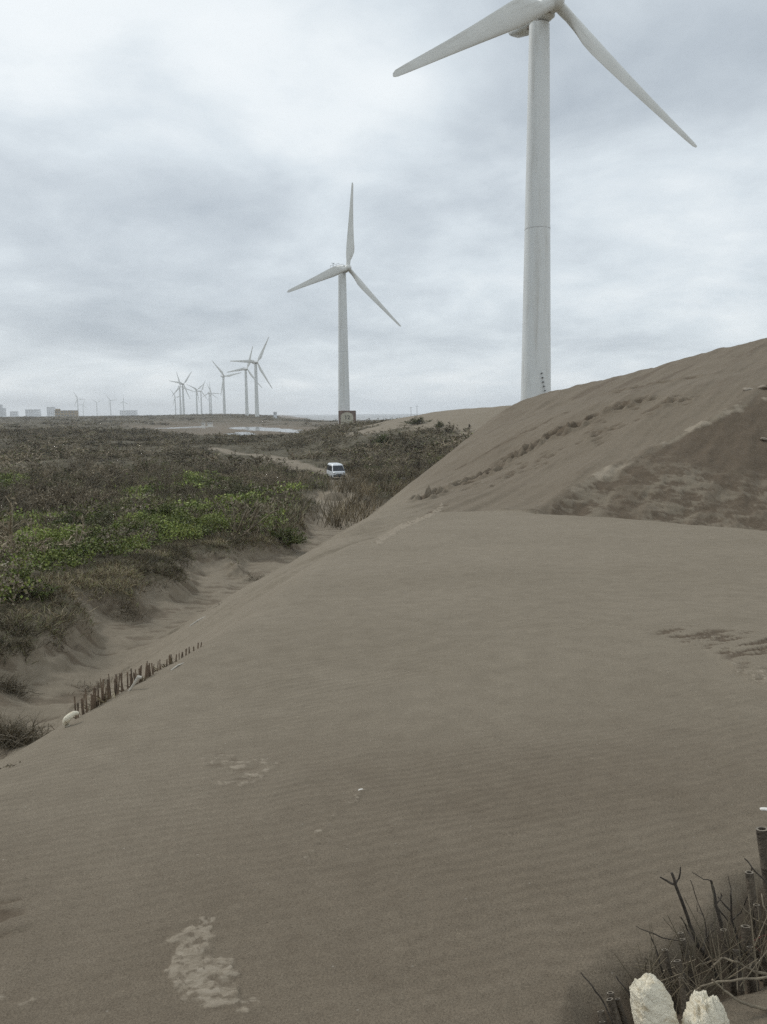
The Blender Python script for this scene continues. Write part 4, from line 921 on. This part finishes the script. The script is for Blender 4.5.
branch('pale_branch', [(712, 979), (723, 990), (741, 1002), (756, 1007), (780, 1012)], 4.0, MAT['palebark'], 'grey curved branch lying on dark sand at the lower right corner', [], 1.86, dY=0.0)
branch('pale_branch', [(740, 905), (752, 917), (768, 926), (785, 932)], 1.8, MAT['palebark'], 'pale thin twig crossing the canes at the right edge', [], 2.12, dY=0.0)
branch('bleached_twig', [(761, 893), (764, 906), (770, 920)], 2.4, MAT['palebark'], 'short bleached twig at the right edge', [], 2.15, group=None, cat='twig')
branch('red_twig', [(744, 962), (752, 943), (764, 935), (775, 932)], 1.4, MAT['redbark'], 'reddish thin twig at the right edge behind the canes', [([(752, 943), (758, 950), (766, 958)], 1.1), ([(752, 943), (744, 938), (740, 937)], 1.1)], 2.12, group=None, cat='twig')
rt_ = random.Random(12)
lit = Acc(); rgl = np.random.default_rng(90)
def fine_twigs(n):
    p = []; q = []
    for _ in range(n):
        a = rgl.uniform(640, 775); b = 1000-(a-600)*0.55+rgl.uniform(-25, 40); Y = 1.85+(1000-b)/1000*2.9+rgl.uniform(-.05, .1); Y = min(max(Y, 1.75), 2.35)
        P = at(a, b, Y); d = rdir(1, rgl, 0.5)[0]*rgl.uniform(0.025, 0.085); p.append(P-d*0.6); q.append(P+d)
    p = np.array(p); q = np.array(q); g = ground(p[:, 0], p[:, 1])[0]; dz = np.minimum(0, g-0.01-p[:, 2]); p[:, 2] = np.where(p[:, 2] > g, g-0.01, p[:, 2])
    twigs(lit, p, q, 0.0019, 0.0010, pick(BROWN*0.9, n, rgl))
fine_twigs(150)
tag(lit.build('fine_dead_twigs', MAT['twig']), kind='stuff')
# ------------------------------------------------------------------ the van on the track
vp = hit(336, 478.5); van = empty('parked_van', vp, R_(15)); SCV = 1.0
def vsec(y, hw, zb, zt, tw):   # cross-section of the body at y, seen from the front
    return [(-hw*0.96, y, zb), (-hw, y, zb+0.15), (-hw, y, 0.98), (-tw, y, zt-0.12), (-tw+0.14, y, zt), (tw-0.14, y, zt), (tw, y, zt-0.12), (hw, y, 0.98), (hw, y, zb+0.15), (hw*0.96, y, zb)]
MB().loft([vsec(-2.05, 0.74, 0.42, 0.88, 0.66), vsec(-2.0, 0.80, 0.34, 1.0, 0.74), vsec(-1.72, 0.83, 0.32, 1.08, 0.78), vsec(-1.05, 0.84, 0.32, 1.86, 0.70), vsec(-0.8, 0.84, 0.32, 1.95, 0.71), vsec(1.7, 0.84, 0.32, 1.95, 0.71), vsec(1.98, 0.83, 0.34, 1.80, 0.70), vsec(2.05, 0.80, 0.40, 1.3, 0.74)]).build('body', MAT['carwhite'], van)
def pane(name, pts, off):
    a, b, c = Vector(pts[0]), Vector(pts[1]), Vector(pts[2]); n_ = (b-a).cross(c-a).normalized()*off; k = len(pts)
    MB().add([Vector(p)+n_ for p in pts]+[Vector(p)-n_ for p in pts], [tuple(range(k)), tuple(reversed(range(k, 2*k)))]+[(i, k+i, k+(i+1) % k, (i+1) % k) for i in range(k)]).build(name, MAT['glass'], van, smooth=False)
pane('windscreen', [(-0.74, -1.72, 1.10), (0.74, -1.72, 1.10), (0.62, -1.13, 1.74), (-0.62, -1.13, 1.74)], 0.03)
for sx in (-1, 1):
    for y0, y1 in ((-1.15, -0.35), (-0.25, 0.75), (0.85, 1.75)):
        pane('side_window', [(sx*0.835, y0-(0.2 if y0 < -1 else 0), 1.08), (sx*0.835, y1, 1.08), (sx*0.735, y1, 1.70), (sx*0.735, y0+(0.12 if y0 < -1 else 0), 1.70)], 0.02)
    for y in (-1.25, 1.3):
        w = MB(); 
        w.loft([[(sx*x, y+r*math.cos(2*math.pi*k/20), 0.31+r*math.sin(2*math.pi*k/20)) for k in range(20)] for x, r in ((0.66, 0.27), (0.68, 0.31), (0.83, 0.31), (0.86, 0.27))]).build('wheel', MAT['rubber'], van)
    MB().box((sx*0.62, -2.06, 0.83), (0.26, 0.08, 0.17), bev=0.03).build('headlight', MAT['lamp'], van)
    MB().box((sx*0.97, -1.35, 1.22), (0.16, 0.09, 0.22), bev=0.03).build('wing_mirror', MAT['dark'], van)
MB().box((0, -2.06, 0.50), (1.5, 0.12, 0.24), bev=0.04).build('bumper', MAT['dark'], van)
MB().box((0, -2.075, 0.72), (0.8, 0.05, 0.10), bev=0.02).build('grille', MAT['dark'], van)
tag(van, 'white van with dark windscreen parked on the track among brown scrub', 'van')
# ------------------------------------------------------------------ far buildings, poles
def block(name, px0, px1, ytop, ybot, Y, m, lab, floors, bays, roofbits=(), depth=None):
    a = at(px0, ybot, Y); b = at(px1, ytop, Y); w = b[0]-a[0]; h = b[2]-a[2]; dp = depth or max(8, w*0.4)
    r = empty(name, ((a[0]+b[0])/2, Y+dp/2, a[2]-4))
    MB().box((0, 0, (h+4)/2), (w, dp, h+4)).build('wall', m, r, smooth=False)
    MB().box((0, 0, h+4+0.25), (w+0.5, dp+0.5, 0.5)).build('roof', MAT['roof'] if m is MAT['building_y'] else MAT['seam'], r, smooth=False)
    for i in range(floors):
        for j in range(bays):
            ww = w/bays*0.5; hh = h/floors*0.45
            MB().box((-w/2+w*(j+.5)/bays, -dp/2-0.02, 4+h*(i+.5)/floors), (ww, 0.12, hh)).build('window', MAT['farglass'], r, smooth=False)
    for x0, x1, z1 in roofbits: MB().box((w*(x0+x1)/2-w/2, 0, h+4.5+z1/2), (w*(x1-x0), dp*0.6, z1)).build('roof_tower', m, r, smooth=False)
    tag(r, lab, 'building')
block('ochre_building', 55, 75, 410.6, 417, 1450, MAT['building_y'], 'ochre building with brown roof and a raised left end on the left horizon', 2, 7, ((0.0, 0.16, 3.2),))
block('apartment_block', 25.5, 38.5, 409.4, 416, 3600, MAT['building_w'], 'wide pale block on the horizon left of the ochre building', 3, 8)
block('apartment_block', 47, 54, 407, 415, 3600, MAT['building_w'], 'narrower pale block rising right behind the ochre building', 4, 4)
block('tower_block', -4, 1.6, 405.4, 416, 3300, MAT['building_w'], 'tall pale tower cut by the left edge of the photo', 6, 3, ((0.5, 1.0, 4.0),))
block('apartment_block', 2.2, 5, 408, 416, 3300, MAT['building_w'], 'narrow pale block right beside the tower at the left edge', 4, 2)
block('apartment_block', 10, 17, 411.4, 416, 3900, MAT['building_w'], 'low pale block between the left edge tower and the wide block', 2, 5)
block('apartment_block', 120, 135.5, 410.3, 416, 4500, MAT['building_w'], 'long faint pale building below the rightmost turbine of the left group', 3, 9)
block('field_hut', 201.5, 204.5, 423.4, 425.3, 560, MAT['shell'], 'tiny white hut on the flats beside the pond, wider of two', 1, 2, depth=2)
block('field_hut', 207.5, 212, 423.2, 424.5, 620, MAT['shell'], 'tiny white hut right of the other one beside the pond', 1, 2, depth=2)
block('field_hut', 273.5, 276.5, 412.2, 415, 1000, MAT['building_w'], 'tiny pale hut on the end of the low headland above the pond', 1, 2, depth=3)
for px, y0, y1, lab in ((411, 407, 417, 'thin grey pole against the sea, left of two'), (417, 405.5, 417, 'thin grey pole against the sea, right of two and slightly taller')):
    a = Vector(at(px, y1, 420)); b = Vector(at(px, y0, 420)); b.x = a.x; b.y = a.y
    po = empty('marker_pole', a); MB().tube([(0, 0, -3), (0, 0, b.z-a.z)], [0.16, 0.12], 8).build('shaft', MAT['seam'], po); MB().tube([(-0.7, 0, b.z-a.z-0.4), (0.7, 0, b.z-a.z-0.4)], 0.08, 6).build('crossbar', MAT['seam'], po)
    tag(po, lab, 'pole', 'poles by the sea')
a = gpt(469, 429); 
o = MB().tube([(0, 0, -0.4), (0.1, 0, 0.6), (0.02, 0, 1.15)], [0.28, 0.22, 0.12], 8).tube([(0.08, 0, 0.5), (0.4, 0, 0.85)], [0.12, 0.06], 6).build('tree_stump', MAT['bark']); o.location = a; s_ = a.y/180.0; o.scale = (s_, s_, s_); tag(o, 'small dark stump at the end of scrub below the distant sand dune', 'stump')
# ------------------------------------------------------------------ sky, sun, air
w = bpy.data.worlds.new('World'); scene.world = w; w.use_nodes = True; nt = w.node_tree; bg = nt.nodes['Background']
SAZ, SEL = R_(-48), R_(40)
sky = N(nt, 'ShaderNodeTexSky', sky_type='NISHITA'); sky.sun_disc = False; sky.sun_elevation = SEL; sky.sun_rotation = SAZ; sky.dust_density = 2.0
dirn = N(nt, 'ShaderNodeTexCoord').outputs['Generated']; sx = N(nt, 'ShaderNodeSeparateXYZ'); nt.links.new(dirn, sx.inputs[0])
den = math_(nt, 'ADD', math_(nt, 'MAXIMUM', sx.outputs[2], 0.0), 0.24)
cx = N(nt, 'ShaderNodeCombineXYZ'); nt.links.new(math_(nt, 'DIVIDE', sx.outputs[0], den), cx.inputs[0]); nt.links.new(math_(nt, 'DIVIDE', sx.outputs[1], den), cx.inputs[1])
mp = N(nt, 'ShaderNodeMapping'); mp.inputs['Location'].default_value = (3.1, 1.7, 0); mp.inputs['Scale'].default_value = (0.95, 0.95, 1); nt.links.new(cx.outputs[0], mp.inputs[0])
n1 = noise(nt, mp.outputs[0], 1.9, 10, 0.55, dist=0.35); n2 = noise(nt, mp.outputs[0], 0.42, 3, 0.5); n3 = noise(nt, mp.outputs[0], 6.5, 8, 0.62)
val = math_(nt, 'ADD', math_(nt, 'MULTIPLY', n1, 0.64), math_(nt, 'ADD', math_(nt, 'MULTIPLY', n2, 0.20), math_(nt, 'MULTIPLY', n3, 0.16)))
def sky_blob(px, py, sx_, sy_, amp):
    """a bank of cloud round one direction of the sky"""
    global val
    d = ray(px, py); d = d/np.linalg.norm(d)
    az = math.atan2(d[0], d[1]); 
    sub = N(nt, 'ShaderNodeVectorMath', operation='SUBTRACT'); nt.links.new(dirn, sub.inputs[0]); sub.inputs[1].default_value = tuple(d)
    mm = N(nt, 'ShaderNodeVectorMath', operation='MULTIPLY'); nt.links.new(sub.outputs[0], mm.inputs[0]); mm.inputs[1].default_value = (F/sx_, F/sx_, F/sy_)
    dd = N(nt, 'ShaderNodeVectorMath', operation='DOT_PRODUCT'); nt.links.new(mm.outputs[0], dd.inputs[0]); nt.links.new(mm.outputs[0], dd.inputs[1])
    g = math_(nt, 'EXPONENT', math_(nt, 'MULTIPLY', dd.outputs['Value'], -1.0))
    val = math_(nt, 'ADD', val, math_(nt, 'MULTIPLY', g, amp))
for b in [(120, 40, 190, 90, 0.12), (330, 110, 130, 60, 0.12), (400, 85, 40, 16, 0.10), (190, 205, 110, 36, -0.13), (330, 205, 90, 36, -0.08), (90, 310, 170, 34, -0.14), (250, 330, 120, 20, -0.05), (30, 370, 200, 18, 0.04),
          (700, 70, 130, 60, -0.12), (500, 110, 90, 40, -0.07), (720, 180, 110, 28, -0.05), (430, 330, 120, 14, -0.05), (650, 260, 140, 40, 0.05), (90, 130, 60, 24, -0.05)]: sky_blob(*b)
cloud = ramp(nt, val, [(0.26, (0.455, 0.515, 0.575)), (0.42, (0.610, 0.675, 0.730)), (0.52, (0.730, 0.800, 0.850)), (0.64, (0.880, 0.935, 0.965)), (0.78, (0.96, 1.0, 1.02))])
sc = N(nt, 'ShaderNodeVectorMath', operation='SCALE'); nt.links.new(cloud, sc.inputs[0]); sc.inputs[3].default_value = 10.0
fin = mix(nt, 0.94, sky.outputs[0], sc.outputs[0]); nt.links.new(fin, bg.inputs['Color']); bg.inputs['Strength'].default_value = 0.1
sl = bpy.data.lights.new('sun', 'SUN'); sl.energy = 1.3; sl.angle = R_(12); sl.color = (1.0, 0.97, 0.92); so = bpy.data.objects.new('sun', sl); COL.objects.link(so)
S = Vector((math.sin(SAZ)*math.cos(SEL), math.cos(SAZ)*math.cos(SEL), math.sin(SEL))); so.rotation_euler = S.to_track_quat('Z', 'Y').to_euler(); so.location = (0, 0, 150)
HAZE = 1.4e-4
if HAZE:
    hz = MB().box((0, 0, 54.5), (20400, 20400, 131)).build('haze', None or bpy.data.materials.new('haze_air'), smooth=False)
    hm = hz.data.materials[0]; hm.use_nodes = True; h = hm.node_tree; h.nodes.remove(h.nodes['Principled BSDF'])
    vo = h.nodes.new('ShaderNodeVolumePrincipled'); vo.inputs['Color'].default_value = (0.93, 0.96, 1.0, 1); vo.inputs['Density'].default_value = HAZE; vo.inputs['Anisotropy'].default_value = 0.3
    h.links.new(vo.outputs[0], h.nodes['Material Output'].inputs['Volume']); tag(hz, kind='stuff')
vs = scene.view_settings; vs.view_transform = 'Standard'; vs.look = 'None'; vs.exposure = 0.0; vs.gamma = 1.0; vs.use_curve_mapping = False
scene.cycles.max_bounces = 5; scene.cycles.diffuse_bounces = 3; scene.cycles.volume_bounces = 1; scene.cycles.use_denoising = False; scene.cycles.sample_clamp_indirect = 2.0
